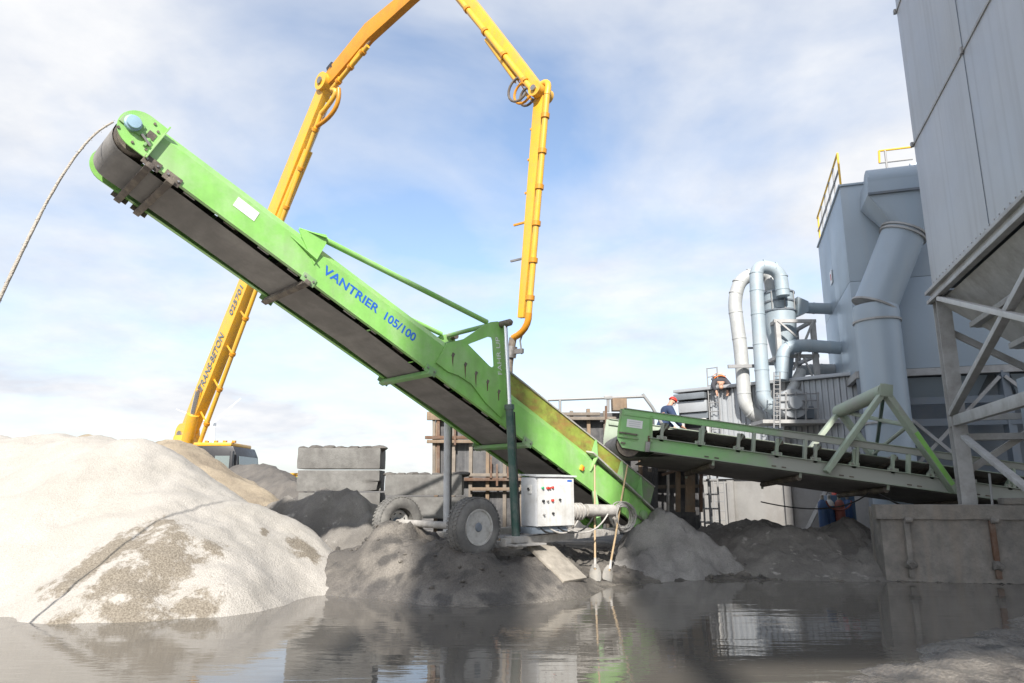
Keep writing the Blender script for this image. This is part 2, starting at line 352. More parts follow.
# ================================================================== SETTING
AZ = math.radians(43); VD = V((-math.sin(AZ), math.cos(AZ), 0)); OO = V((0.2614, 12.3, 2.53))
WC = onplane(474, 527, OO - VD * .08, VD); WT = 2.12            # near wheel centre, track
WF = WC + VD * WT
PADS = [(WC.x, WC.y, WC.z - .40, .62), (WF.x + .05, WF.y - .42, 1.0, .8), (WF.x - .75, WF.y - .1, .55, .9), (WC.x + .9, WC.y + .6, .5, .8), ((WC.x + WF.x) / 2 - .05, (WC.y + WF.y) / 2 - .1, .78, .7), (WC.x - .55, WC.y + .25, .74, .5)]
SHORE = [(-30, 12), (-9, 12.6), (-3.5, 13.3), (-2.3, 12.1), (-1.1, 10.7), (-.4, 10.8), (.3, 11.2), (1.0, 12.2), (1.6, 12.85), (2.6, 13.3), (3.6, 13.5), (7, 13.2), (9, 12.7), (14, 12.3), (40, 12)]


def gz(x, y):
    if y > 40 or abs(x) > 40: return .35
    d = y - interp(x, SHORE) + .35 * fbm(x * .9, y * .9, 3) + .12 * fbm(x * 3, y * 3, 8)
    z = max(-.14, d * .14) if d < 0 else .42 * (1 - math.exp(-d * .75))
    bank = sstep(-.1, .7, d)
    z += .035 * math.exp(-abs(d) * .8) * fbm(x * 2.4, y * 2.4, 12) + .02 * math.exp(-abs(d) * .8) * fbm(x * 8, y * 8, 13)
    z += .2 * math.exp(-(((x - .9) / 1.3) ** 2 + ((y - 13.6) / .9) ** 2)) + .22 * math.exp(-(((x + .3) / 1.4) ** 2 + ((y - 12.6) / .8) ** 2))
    for px, py, pz, pr in PADS:
        k = math.exp(-(((x - px) ** 2 + (y - py) ** 2) / pr ** 2)); z += (pz - z) * min(1, k * 1.15) if pz > z else 0
    near = math.exp(-((y - 12.6) / 3.0) ** 2)
    z += bank * near * (.10 * fbm(x * 1.7, y * 1.7, 1) + .13 * (.35 - abs(fbm(x * 2.9, y * 2.9, 5))) + .05 * fbm(x * 7, y * 7, 2) + .025 * abs(fbm(x * 14, y * 14, 4)))
    z += sstep(3.6, .8, y) * .32 + sstep(15, 22, abs(x)) * .45 * (1 if y < 13 else 0)
    # churned mud with wheel ruts rising out of the water beside the trough
    f = (x - 2.0) * .63 - (y - 5.9) * .78
    m = sstep(-.8, .45, f) * sstep(12.6, 11.2, y)
    if m > 0:
        t = (x - 3) * .55 + (y - 6) * .83
        rut = math.sin(((x - 2) * .78 + (y - 6) * -.3) * 5.2 + .6 * fbm(x, y, 4)) * .018 + .02 * math.sin(t * 17 + 2 * fbm(x * 2, y * 2, 9))
        z += m * (.19 + rut + .06 * fbm(x * 1.3, y * 1.3, 7) + .03 * fbm(x * 6, y * 6, 6))
    return z


def axis(lo, hi, st, far):
    a = []; x = lo
    while x < hi: a.append(x); x += st
    d = st; p = [hi]
    while p[-1] < far: d *= 1.35; p.append(p[-1] + d)
    d = st; q = [lo]
    while q[-1] > -far: d *= 1.35; q.append(q[-1] - d)
    return list(reversed(q[1:])) + a + p


def ground():
    xs = axis(-4.5, 9, .06, 5000); ys = axis(4.8, 15, .06, 5000)
    mb = MB(); nx = len(xs); mb.v = [V((x, y, gz(x, y))) for y in ys for x in xs]
    mb.f = [(j * nx + i, j * nx + i + 1, (j + 1) * nx + i + 1, (j + 1) * nx + i) for j in range(len(ys) - 1) for i in range(nx - 1)]
    m, b, nt, cur = sandmat('wet_mud', (.108, .097, .085), (.21, .189, .162), 1.3, .42, .66, grain=45, bump=.6, c3=(.07, .064, .058), c3at=(.5, .64), rough=.6)
    N = nt.nodes.new; K = nt.links.new; b.inputs['Specular IOR Level'].default_value = .5
    g = N('ShaderNodeNewGeometry'); sp = N('ShaderNodeSeparateXYZ'); K(g.outputs['Position'], sp.inputs[0])
    mr = N('ShaderNodeMapRange'); mr.inputs[1].default_value = 0.0; mr.inputs[2].default_value = .3; mr.inputs[3].default_value = .22; mr.inputs[4].default_value = .85; K(sp.outputs[2], mr.inputs[0]); K(mr.outputs[0], b.inputs['Roughness'])
    o = mb.build('ground', m, smooth=60); o['kind'] = 'structure'
    w = MB(); w.quad((-38, -2, 0), (38, -2, 0), (38, 15.5, 0), (-38, 15.5, 0))
    m = bpy.data.materials.new('puddle_water'); m.use_nodes = True; nt = m.node_tree; N = nt.nodes.new; K = nt.links.new; b = nt.nodes['Principled BSDF']
    b.inputs['Base Color'].default_value = (.118, .108, .094, 1); b.inputs['Roughness'].default_value = .02; b.inputs['IOR'].default_value = 1.75
    g = N('ShaderNodeNewGeometry'); h = []
    for s, st in (((.9, 3.2, 1), .7), ((2.4, 11, 1), .22)):
        mp = N('ShaderNodeMapping'); mp.inputs['Scale'].default_value = s; K(g.outputs['Position'], mp.inputs[0])
        n = N('ShaderNodeTexNoise'); n.inputs['Scale'].default_value = 1; n.inputs['Detail'].default_value = 3; K(mp.outputs[0], n.inputs['Vector'])
        mu = N('ShaderNodeMath'); mu.operation = 'MULTIPLY'; K(n.outputs['Fac'], mu.inputs[0]); mu.inputs[1].default_value = st; h.append(mu.outputs[0])
    a = N('ShaderNodeMath'); K(h[0], a.inputs[0]); K(h[1], a.inputs[1])
    bp = N('ShaderNodeBump'); bp.inputs['Strength'].default_value = .16; bp.inputs['Distance'].default_value = .035; K(a.outputs[0], bp.inputs['Height']); K(bp.outputs[0], b.inputs['Normal'])
    o = w.build('water', m, smooth=0); o['kind'] = 'structure'


ground()


def inpoly_dist(x, y, poly):
    """signed distance inside a closed foot outline (positive inside)"""
    ins = False; best = 1e9; n = len(poly)
    for i in range(n):
        x1, y1 = poly[i]; x2, y2 = poly[(i + 1) % n]
        if (y1 > y) != (y2 > y) and x < (x2 - x1) * (y - y1) / (y2 - y1) + x1: ins = not ins
        dx, dy = x2 - x1, y2 - y1; t = max(0, min(1, ((x - x1) * dx + (y - y1) * dy) / (dx * dx + dy * dy)))
        best = min(best, math.hypot(x - x1 - t * dx, y - y1 - t * dy))
    return best if ins else -best


def heap(name, label, m, poly, slope, cap, zb=0.0, step=.12, rough=.04, seed=0, soft=.5, cat='heap', group=None, warp=.25, capfn=None):
    xs = [p[0] for p in poly]; ys = [p[1] for p in poly]; x0, x1, y0, y1 = min(xs) - .5, max(xs) + .5, min(ys) - .5, max(ys) + .5
    nx = int((x1 - x0) / step) + 1; ny = int((y1 - y0) / step) + 1; mb = MB(); Z = []
    for j in range(ny):
        for i in range(nx):
            x, y = x0 + i * step, y0 + j * step
            d = inpoly_dist(x, y, poly) + warp * fbm(x * .8 + seed, y * .8, seed) + warp * .3 * fbm(x * 3 + seed, y * 3, seed)
            c = capfn(x, y) if capfn else cap
            h = d * slope
            if h > 0: h = c * (1 - math.exp(-(h / c) ** 1.0 * 1.0)) if False else c * math.tanh((h / c) ** (1 + soft)) ** (1 / (1 + soft))
            h += rough * fbm(x * 2.2 + seed, y * 2.2, 3 + seed) * sstep(0, .8, d) + rough * .5 * fbm(x * 7, y * 7, seed) * sstep(0, .3, d)
            z = zb + h; Z.append((z, d)); mb.v.append(V((x, y, z)))
    for j in range(ny - 1):
        for i in range(nx - 1):
            k = (j * nx + i, j * nx + i + 1, (j + 1) * nx + i + 1, (j + 1) * nx + i)
            if max(Z[q][1] for q in k) > -.25: mb.f.append(k)
    used = sorted({q for f in mb.f for q in f}); ix = {q: n for n, q in enumerate(used)}
    mb.v = [mb.v[q] for q in used]; mb.f = [tuple(ix[q] for q in f) for f in mb.f]
    o = mb.build(name, m, loc=((x0 + x1) / 2, (y0 + y1) / 2, zb), smooth=60); tag(o, label, cat, group); return o


def pile(name, label, m, cones, box, slope, step, rough, seed, zb, cat='sand pile', rnd_=.6, k=3.6):
    """tipped material: blended cones with rounded tops, slumps and runnels down the slope"""
    x0, x1, y0, y1 = box; nx = int((x1 - x0) / step) + 1; ny = int((y1 - y0) / step) + 1; mb = MB(); Z = []
    for j in range(ny):
        for i in range(nx):
            x, y = x0 + i * step, y0 + j * step; wx = x + .22 * fbm(x * .7 + seed, y * .7, 1); wy = y + .22 * fbm(x * .7, y * .7 + seed, 4); acc = 0
            for cx, cy, H in cones: r = math.hypot(wx - cx, wy - cy); acc += math.exp(k * (H - slope * (math.sqrt(r * r + rnd_ * rnd_) - rnd_)))
            h = math.log(acc) / k; cx, cy, _ = cones[0]; an = math.atan2(y - cy, x - cx)
            h += rough * (fbm(x * 1.1 + seed, y * 1.1, 3) + .5 * fbm(x * 3.1, y * 3.1, seed) + .22 * fbm(x * 9, y * 9, seed)) + .02 * fbm(an * 9, 0, seed) * sstep(.1, .8, h)
            Z.append(h); mb.v.append(V((x, y, zb + max(h, -.3))))
    for j in range(ny - 1):
        for i in range(nx - 1):
            q = (j * nx + i, j * nx + i + 1, (j + 1) * nx + i + 1, (j + 1) * nx + i)
            if max(Z[t] for t in q) > -.1: mb.f.append(q)
    used = sorted({t for f in mb.f for t in f}); ix = {t: n for n, t in enumerate(used)}; mb.v = [mb.v[t] for t in used]; mb.f = [tuple(ix[t] for t in f) for f in mb.f]
    return tag(mb.build(name, m, loc=((x0 + x1) / 2, (y0 + y1) / 2, zb), smooth=60), label, cat)


# ---- the two big piles
GRAVEL = [(at(195, 485, 11.2), at(70, 585, 9.9), .36), (at(165, 545, 10.2), at(95, 600, 9.2), .5), (at(215, 540, 10.6), at(110, 612, 9), .3), (at(150, 455, 12.2), at(165, 462, 12), .25),
          (at(300, 545, 12.4), at(305, 556, 12.3), .3), (at(265, 528, 12.2), at(262, 540, 12), .12), (at(185, 600, 9.6), at(125, 612, 8.9), .35), (at(60, 455, 12.5), at(60, 458, 12.5), .1)]
pile('sand_pile', 'big pale sand pile streaked with brown gravel, running down to the water', white_sand(), [(-7.3, 13.8, 2.62), (-8.5, 14.5, 2.72), (-9.8, 15.0, 2.78), (-11.2, 15.3, 2.8), (-12.8, 15.6, 2.8), (-5.05, 10.9, 1.0), (-5.75, 12.1, 1.5), (-4.9, 12.9, 1.35), (-4.2, 13.3, .75)], (-16, -2.6, 7.6, 18), .8, .075, .05, 1, -.05)
pile('sand_pile', 'brown sand pile rising behind the pale one, below the yellow boom', SANDB, [(-8.2, 17.1, 2.72), (-10.6, 17.6, 2.85), (-13.5, 17.6, 2.9), (-6.2, 16.4, 1.6)], (-17, -3, 12.8, 22), .84, .12, .09, 5, .1)
# ---- heaps
heap('soil_heap', 'dark soil heap leaning against the tall concrete block stack', SOIL, [(-5.9, 14.4), (-4.2, 13.6), (-2.6, 13.3), (-1.9, 13.9), (-2.0, 15.6), (-3, 15.9), (-5.9, 15.9)], 1.5, 1.8, .12, .07, .07, 11, .4)
heap('soil_heap', 'dark earth bank behind the brown sand pile', SOILB, [(-14, 25), (-7, 20), (-5, 17.5), (-4.3, 18.5), (-6, 27), (-14, 30)], 1.0, 2.6, .2, .2, .1, 14)
heap('sand_heap', 'pale grey spilled sand cone under the tail of the large conveyor', SANDG, [(1.7, 13.7), (2.5, 13.3), (3.5, 13.4), (4.4, 13.9), (4.2, 15.4), (2.8, 16.2), (1.6, 15.6)], .92, 1.5, .05, .06, .1, 21, .25, warp=.4)
heap('soil_heap', 'long low bank of dark soil in front of the concrete plinth', SOIL, [(3.9, 14.2), (5.2, 13.5), (7.2, 13.4), (8.6, 14.2), (9.2, 17.2), (6, 18.3), (3, 17.6)], .55, .95, .12, .07, .12, 26, .3, capfn=lambda x, y: .8 + .35 * fbm(x * .7, y * .7, 2))
heap('soil_heap', 'small peaked black soil heap beside the concrete trough', SOILB, [(5.7, 14.5), (6.7, 13.9), (7.9, 14.2), (8.2, 15.6), (7.2, 16.5), (6, 16)], .95, 1.15, .2, .06, .04, 31, .2)


# ---- clods and stones on the mud: uncountable
def clods():
    mb = MB(); ico = []
    bm = bmesh.new(); bmesh.ops.create_icosphere(bm, subdivisions=1, radius=1); vs = [v.co.copy() for v in bm.verts]; fs = [[v.index for v in f.verts] for f in bm.faces]; bm.free()
    rnd = random.Random(3); n = 0
    while n < 420:
        x = rnd.uniform(-3.2, 8); y = rnd.uniform(10.5, 15)
        d = y - interp(x, SHORE)
        if d < -.05 or d > 3: continue
        if rnd.random() > math.exp(-d * .6): continue
        s = .012 + .05 * rnd.random() ** 4; z = gz(x, y); b0 = len(mb.v); q = V((rnd.uniform(.7, 1.4), rnd.uniform(.7, 1.4), rnd.uniform(.5, .9))) * s
        for v in vs: k = 1 + rnd.uniform(-.25, .25); mb.v.append(V((x + v.x * q.x * k, y + v.y * q.y * k, z + v.z * q.z * k + s * .2)))
        mb.f += [tuple(b0 + i for i in f) for f in fs]; n += 1
    o = mb.build('mud_clods', MATS['wet_mud'], smooth=0); o['kind'] = 'stuff'; tag(o, 'scattered dark clods and stones on the muddy bank', 'clods')


clods()

# ================================================================== LARGE GREEN CONVEYOR
TH = math.atan(.484)
H_ = V((-math.cos(AZ), -math.sin(AZ), 0)); VD = V((-math.sin(AZ), math.cos(AZ), 0))
UD = H_ * math.cos(TH) + V((0, 0, math.sin(TH))); WD = -H_ * math.sin(TH) + V((0, 0, math.cos(TH)))
OO = V((0.2614, 12.3, 2.53)); CW = 1.32


def L(u, v, w): return OO + UD * u + VD * v + WD * w


def conveyor():
    R = thing('mobile_conveyor', 'large bright green mobile belt conveyor on wheels, raised over the sand pile', 'conveyor', (0, 12.9, .45))

    def wt(u): return interp(u, [(-3.9, .52), (2.4, .52), (7.2, .42)])
    for side in (0, 1):
        sg = 1 if side == 0 else -1; v0 = 0 if side == 0 else CW
        us = [-3.45, -2, -.5, 1, 2.4, 4, 5.5, 7.14]
        rings = []
        for u in us:
            t = wt(u); bl = -.1
            prof = [(.07, bl), (0, bl), (0, t - .13), (.11, t), (.14, t), (.14, t - .012), (.115, t - .012), (.012, t - .137), (.012, bl + .012), (.07, bl + .012)]
            rings.append([L(u, v0 + sg * a, b) for a, b in prof])
        sp = MB().loft(rings).build('side_panel', GREEN, R, smooth=20)
        # head plate with rounded nose
        pl = []
        for k in range(15):
            a = math.radians(-95 + 190 * k / 14); pl.append((7.36 + .27 * math.cos(a), .165 + .255 * math.sin(a)))
        pl = [(7.14, -.09)] + pl + [(7.16, .42)]
        pl2 = [L(u, v0 - sg * .012, w) for u, w in pl]
        hp = MB().prism(pl2, VD * sg * .02).build('head_plate', GREEN, R, smooth=30)
        MB().box(L(7.15, v0 - sg * .035, .165), (.02, .07, .54), (UD, VD, WD)).build('flange', GREEN, R, bev=.003)
        if side == 0:
            b = MB(); b.rev(L(7.48, -.012, .17), -VD, [(0, .1), (.05, .1), (.06, .085), (.09, .08), (.095, .03)], 20); hub = b.build('bearing', HUBBLUE, hp)
            MB().box(L(7.48, -.02, .17), (.26, .03, .15), (UD, VD, WD)).build('bearing_block', GREEN_D, hp, bev=.008)
            MB().bar(L(7.34, -.04, .12), L(7.19, -.04, .06), .03, .03).build('tension_screw', STEEL, hp)
            MB().box(L(7.24, -.03, .08), (.03, .04, .12), (UD, VD, WD)).build('tension_bracket', GREEN_D, hp, bev=.004)
            for (u, w) in ((7.3, .36), (7.22, .3), (7.36, -.03), (7.2, .0), (7.57, .02)):
                MB().rev(L(u, -.012, w), -VD, [(0, .018), (.015, .018)], 6).build('bolt', BRACK, hp)
            MB().box(L(7.25, -.018, .2), (.1, .004, .1), (UD, VD, WD)).build('rust_scar', BRACK, hp)
    # belt: a closed loop round head and tail drum
    path = []
    hc, tc_, rh, rt = (7.36, .165), (-3.5, .12), .255, .2
    for k in range(13):
        a = math.radians(90 - 180 * k / 12); path.append((hc[0] + rh * math.cos(a), hc[1] + rh * math.sin(a)))
    for u in (6.5, 4.7, 3.5, 2.3, 1.1, -.05, -1.5): path.append((u, -.085 - .012 * math.cos(u * 2.6)))
    for k in range(9):
        a = math.radians(-90 - 180 * k / 8); path.append((tc_[0] + rt * math.cos(a), tc_[1] + rt * math.sin(a)))
    path += [(-1.5, .36), (1, .37), (4, .37), (6.5, .4)]
    mb = MB(); vs = [.25, .36, .5, .68, .86, 1.02, 1.17]
    for q, (u, w) in enumerate(path):
        flat = q <= 13 or q > 32
        for vv in vs: mb.v.append(L(u, vv, w + (.0 if q < 30 else .11 * ((vv - .66) / .51) ** 2)))
    n = len(vs); k = len(path)
    for i in range(k):
        for j in range(n - 1): i2 = (i + 1) % k; mb.f.append((i * n + j, i * n + j + 1, i2 * n + j + 1, i2 * n + j))
    mb.build('belt', BELT, R, smooth=50)
    MB().rev(L(hc[0], .14, hc[1]), VD, [(0, .24), (1.04, .24)], 32).build('head_drum', BRACK, R)
    MB().rev(L(tc_[0], .14, tc_[1]), VD, [(0, .185), (1.04, .185)], 32).build('tail_drum', BRACK, R)
    # added floor keeps the inside dark; small bars drawn as return-side light slits
    b = MB()
    for i in range(11): u = -3.0 + i * .95; b.box(L(u, CW / 2, .24), (.9, CW - .06, .02), (UD, VD, WD))
    b.build('shade_floor', DARKIN, R)  # near-black sheet added to block light between the belts
    for i in range(13):
        u = -2.6 + i * .76; MB().tube([L(u, .03, .06), L(u, CW - .03, .06)], .045, 10).build('return_roller', BRACK, R)
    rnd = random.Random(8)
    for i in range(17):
        u = -1.6 + i * .5 + rnd.uniform(-.12, .12); MB().box(L(u, .17, -.06), (rnd.uniform(.08, .22), .03, .02), (UD, VD, WD)).build('light_slit_bar', DUSTY if i % 3 else BRACK, R)  # mostly pale bars standing in for light through the gap
    # cross members beneath the belt, bolted to both sides
    for u, m in ((7.06, BRACK), (6.78, BRACK), (4.68, BRACK), (2.3, GREEN_D), (-.05, GREEN_D)):
        c = MB().box(L(u, CW / 2, -.155), (.09, CW + .1, .07), (UD, VD, WD)).build('cross_member', m, R, bev=.008)
        for v in (-.012, CW + .012):
            MB().box(L(u, v, -.1), (.22, .016, .13), (UD, VD, WD)).build('end_plate', GREEN_D if u < 5 else BRACK, c, bev=.004)
        for du in (-.07, .07): MB().rev(L(u + du, -.02, -.09), -VD, [(0, .016), (.014, .016)], 6).build('bolt', STEEL, c)
    # skirts over the panel
    for side in (0, 1):
        sg = 1 if side == 0 else -1; v0 = 0 if side == 0 else CW
        a, b_ = L(.95, v0 + sg * .13, .515), L(-3.75, v0 + sg * .06, .515)
        sk = MB().prism([L(.95, v0 + sg * .13, .5), L(-2.62, v0 + sg * .1, .5), L(-2.62, v0 + sg * .1, .87), L(.95, v0 + sg * .13, .85)], VD * sg * .012).build('skirt_board', GREENRUST, R)
        MB().bar(L(.95, v0 + sg * .12, .865), L(-3.8, v0 + sg * .1, .885), .05, .025, WD).build('skirt_rim', DUSTY, sk)
        ha = MB().prism([L(-2.63, v0 + sg * .098, .5), L(-3.8, v0 + sg * .12, .3), L(-3.8, v0 + sg * .1, .87), L(-2.63, v0 + sg * .098, .87)], VD * sg * .012).build('hopper_side', GREEN_D, R)
        # dust ledge along the lower skirt
        led = MB().prism([L(-1.6, v0 - sg * .09, .5), L(-3.85, v0 - sg * .09, .33), L(-3.85, v0 + sg * .1, .37), L(-1.6, v0 + sg * .12, .54)], WD * .03).build('ledge', DUSTY, R)
        for u in (-1.75, -2.62, -3.3):
            MB().prism([L(u, v0 - sg * .1, .5 - max(0, -u - 1.6) * .075), L(u, v0 + sg * .1, .5 - max(0, -u - 1.6) * .075), L(u, v0 + sg * .1, .86), L(u, v0 + sg * .06, .87)], UD * .02).build('gusset', GREEN_D, R)
        MB().prism([L(-1.75, v0 - sg * .1, .5), L(-1.75, v0 - sg * .002, .5), L(-1.75, v0 - sg * .002, .2), L(-1.75, v0 - sg * .02, .2)], UD * .02).build('gusset', GREEN, R)
        # tail bracket with bearing
        tb = MB().prism([L(-3.0, v0 - sg * .015, -.1), L(-3.35, v0 - sg * .015, -.2), L(-3.95, v0 - sg * .015, -.1), L(-3.98, v0 - sg * .015, .3), L(-3.3, v0 - sg * .015, .36), L(-3.0, v0 - sg * .015, .3)], VD * sg * .015).build('tail_plate', GREEN, R)
        MB().rev(L(-3.5, v0 - sg * .02, .12), -VD * sg, [(0, .1), (.06, .1), (.08, .05)], 16).build('tail_bearing', GREEN_D, tb)
        MB().bar(L(-3.2, v0 - sg * .05, .02), L(-3.95, v0 - sg * .05, .02), .03, .03).build('take_up_screw', STEEL, tb)
    MB().box(L(-3.8, CW / 2, .55), (.02, CW - .2, .62), (UD, VD, WD)).build('hopper_end', GREEN_D, R)
    b = MB(); rnd = random.Random(5)   # sand lying in the hopper
    N = 18
    for i in range(N + 1):
        for j in range(9):
            u = -3.78 + 2.4 * i / N; v = .12 + (CW - .24) * j / 8
            b.v.append(L(u, v, .62 + .12 * math.sin(math.pi * j / 8) - .28 * sstep(.45, 1, i / N) + .02 * rnd.uniform(-1, 1)))
    b.f = [(i * 9 + j, i * 9 + j + 1, (i + 1) * 9 + j + 1, (i + 1) * 9 + j) for i in range(N) for j in range(8)]
    b.build('sand_load', SANDG, R)
    # tower plates carrying the lift cylinders
    out = [(2.28, .06), (2.24, .46), (1.98, .72), (1.72, 1.18), (1.62, 1.32), (1.5, 1.42), (1.38, 1.46), (1.3, 1.38), (.78, .5), (.62, .12), (.7, -.03), (1.1, .02), (1.5, .14), (1.8, .12), (2.0, .06)]
    hole = [(1.86, .69), (1.82, .74), (1.55, 1.06), (1.48, 1.09), (1.44, 1.05), (1.22, .68), (1.24, .63), (1.3, .62)]

    def plate_with_hole(v, sg):
        me = bmesh.new(); ov = [me.verts.new(L(u, v, w)) for u, w in out]; hv = [me.verts.new(L(u, v, w)) for u, w in hole]
        es = [me.edges.new((ov[i], ov[(i + 1) % len(ov)])) for i in range(len(ov))] + [me.edges.new((hv[i], hv[(i + 1) % len(hv)])) for i in range(len(hv))]
        bmesh.ops.triangle_fill(me, edges=es, use_beauty=True, use_dissolve=False)
        r = bmesh.ops.extrude_face_region(me, geom=me.faces[:]); bmesh.ops.translate(me, verts=[g for g in r['geom'] if isinstance(g, bmesh.types.BMVert)], vec=VD * sg * .02)
        mb = MB(); me.verts.index_update(); mb.v = [q.co.copy() for q in me.verts]; mb.f = [tuple(q.index for q in f.verts) for f in me.faces]; me.free(); return mb
    for side in (0, 1):
        sg = 1 if side == 0 else -1; v0 = 0 if side == 0 else CW
        tp = plate_with_hole(v0 - sg * .03, sg).build('tower_plate', GREEN, R, smooth=0)
        if side == 0:
            for (u, w) in ((2.05, .36), (1.76, .36), (1.5, .35), (1.22, .36), (.93, .34)):
                s = MB().box(L(u, -.033, w), (.05, .008, .06), (UD, VD, WD)).build('slot', BRACK, tp)
                dn = V((0, 0, -1)); MB().prism([L(u + .018, -.0315, w - .02), L(u - .018, -.0315, w - .02), L(u - .012, -.0315, w - .02) + dn * random.uniform(.12, .3), L(u + .008, -.0315, w - .02) + dn * random.uniform(.1, .2)], -VD * .0012).build('rust_run', RUSTY, s)
            text('lettering', 'FAHR UP', WHITEP, L(.99, -.032, .63), (L(1.40, 0, 1.29) - L(.99, 0, .63)), (L(1.40, 0, 1.29) - L(.99, 0, .63)).cross(VD), .1, tp, width=.66)
        MB().rev(L(1.4, v0 + sg * .1, 1.42), -VD * sg, [(0, .06), (.36, .06), (.37, .05), (.4, .03)], 14).build('top_pin', BRACK, tp)
        # long tie bar to the front gusset
        MB().tube([L(4.78, v0 + sg * .02, .58), L(1.66, v0 + sg * .02, 1.3)], .045, 12).build('tie_bar', GREEN, R)
        gs = MB().prism([L(5.16, v0 - sg * .02, .44), L(4.8, v0 - sg * .07, .62), L(4.74, v0 - sg * .07, .5), L(4.72, v0 - sg * .012, .14)], VD * sg * .016).build('tie_gusset', GREEN, R)
        MB().prism([L(5.2, v0 - sg * .004, .28), L(4.74, v0 - sg * .08, .2), L(4.72, v0 - sg * .004, .2)], WD * .014).build('gusset_web', GREEN, gs)
        MB().prism([L(5.16, v0 - sg * .004, .46), L(4.78, v0 - sg * .12, .56), L(4.76, v0 + sg * .1, .56)], WD * .014).build('gusset_web', GREEN, gs)
    MB().tube([L(2.16, .05, .52), L(2.02, CW - .05, .52)], .04, 10).build('cross_tube', GREEN_D, R)
    MB().tube([L(1.52, .02, 1.36), L(1.52, CW - .02, 1.36)], .04, 10).build('cross_tube', GREEN_D, R)
    # stickers and lettering
    st = MB().box(L(5.87, -.004, .195), (.33, .004, .15), (UD, VD, WD)).build('sticker', WHITEP, R)
    for k, wd in ((.03, .2), (.0, .24), (-.03, .18)): MB().box(L(5.87, -.0075, .195 + k), (wd, .002, .009), (UD, VD, WD)).build('print_line', CABG, st)
    text('lettering', 'VANTRIER', BLUEP, L(4.56, -.001, .13), -UD, WD, .135, R, width=1.02, bold=.022)
    text('lettering', '105/100', BLUEP, L(3.44, -.001, .13), -UD, WD, .135, R, width=.66, bold=.022)
    lm = MB().box(L(-1.49, -.02, .14), (.07, .04, .1), (UD, VD, WD)).build('marker_lamp', YEL, R, bev=.008)
    MB().box(L(-1.52, -.043, .14), (.03, .006, .07), (UD, VD, WD)).build('lens', REDP, lm)
    # lift cylinders
    for side in (0, 1):
        off = VD * (CW + .5) if side else V((0, 0, 0))
        top = L(1.4, -.13, 1.42) + (VD * (CW + .26) if side else V((0, 0, 0)))
        bot = onplane(516, 538, OO - VD * .28, VD) + off
        mid = lerp(top, bot, .4) if not side else lerp(top, bot, .1)
        cy = MB().tube([mid, lerp(mid, bot, .02), bot], [.075, .068, .068], 16).build('lift_cylinder', DKGREEN if not side else CABG, R)
        MB().tube([top, mid], .04, 14).build('piston_rod', CHROME, cy)
        MB().tube([mid - (bot - mid).normalized() * .02, mid + (bot - mid).normalized() * .06], .085, 16).build('gland', DKGREEN, cy)
        MB().box(bot + V((0, 0, -.02)), (.3, .24, .1), (H_, VD, V((0, 0, 1)))).build('foot', DUSTY, cy, bev=.01)
        MB().tube([bot + V((.07, -.06, .1)), lerp(bot, mid, .5) + V((.075, -.06, 0)), lerp(bot, mid, .95) + V((.08, -.05, 0))], .012, 6).build('hydraulic_line', BLACK, cy)
    # undercarriage
    wc = WC.copy(); zc = wc.z
    T = WT
    ax = MB().tube([wc, wc + VD * T], .06, 12).build('axle', DUSTY, R)
    for v, dr in ((0, -1), (T, 1)):
        c = wc + VD * v; ty = wheel(R, c, VD * dr)
    fz = bot.z
    b0 = onplane(516, 538, OO - VD * .28, VD)
    for v in (0, CW + .5):
        a = b0 + VD * v
        MB().bar(a + H_ * .28 + V((0, 0, -.06)), a - H_ * 2.6 + V((0, 0, .02)), .11, .13).build('chassis_beam', DUSTY, R, bev=.01)
        MB().bar(a - H_ * 2.1 + V((0, 0, .05)), L(-2.0, 0 if v == 0 else CW, -.1), .08, .08).build('chassis_strut', GREEN_D, R, bev=.006)
    MB().bar(b0 - VD * .1 + V((0, 0, -.12)), b0 + VD * (CW + .6) + V((0, 0, -.12)), .14, .1).build('chassis_cross_beam', DUSTY, R, bev=.01)
    MB().bar(b0 - H_ * 2.3 - VD * .05, b0 - H_ * 2.3 + VD * (CW + .55), .1, .1).build('chassis_cross_beam', DUSTY, R, bev=.01)
    MB().box(b0 - H_ * .1 + VD * -.05 + V((0, 0, -.1)), (.7, .4, .03), (H_, VD, V((0, 0, 1)))).build('foot_plate', DUSTY, R, bev=.005)
    # control cabinet: front face looks back along the conveyor's flank, a narrower side towards the wheel
    c0 = at(544, 529, 12.05); X = -H_; Zv = V((0, 0, 1)); rot = math.radians(-8)
    X = (X * math.cos(rot) + VD * math.sin(rot)); Yv = Zv.cross(X)
    A = at(537.0, 527, 11.75)                       # corner between the two visible faces
    Wd, Dp, Ht = .78, .42, .80
    ctr = A + X * Wd / 2 + Yv * Dp / 2 + Zv * Ht / 2
    cb = MB().box(ctr, (Wd, Dp, Ht), (X, Yv, Zv)).build('control_cabinet', CABG, R, bev=.008)
    dr = MB().box(A + X * (Wd / 2) - Yv * .012 + Zv * (Ht / 2), (Wd - .012, .02, Ht - .02), (X, Yv, Zv)).build('cabinet_door', CABW, cb, bev=.005)
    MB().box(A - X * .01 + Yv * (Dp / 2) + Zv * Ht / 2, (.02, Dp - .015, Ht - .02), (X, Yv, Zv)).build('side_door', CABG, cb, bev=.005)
    MB().prism([A - X * .04 - Yv * .05 + Zv * (Ht + .002), A + X * (Wd + .04) - Yv * .05 + Zv * (Ht + .002), A + X * (Wd + .04) + Yv * (Dp + .03) + Zv * (Ht + .03), A - X * .04 + Yv * (Dp + .03) + Zv * (Ht + .03)], Zv * .025).build('rain_cover', CABG, cb)

    def on(x, z, m, r, name, d=.03): MB().rev(A + X * x - Yv * .022 + Zv * z, -Yv, [(0, r), (d, r), (d + .006, r * .7)], 14).build(name, m, cb)
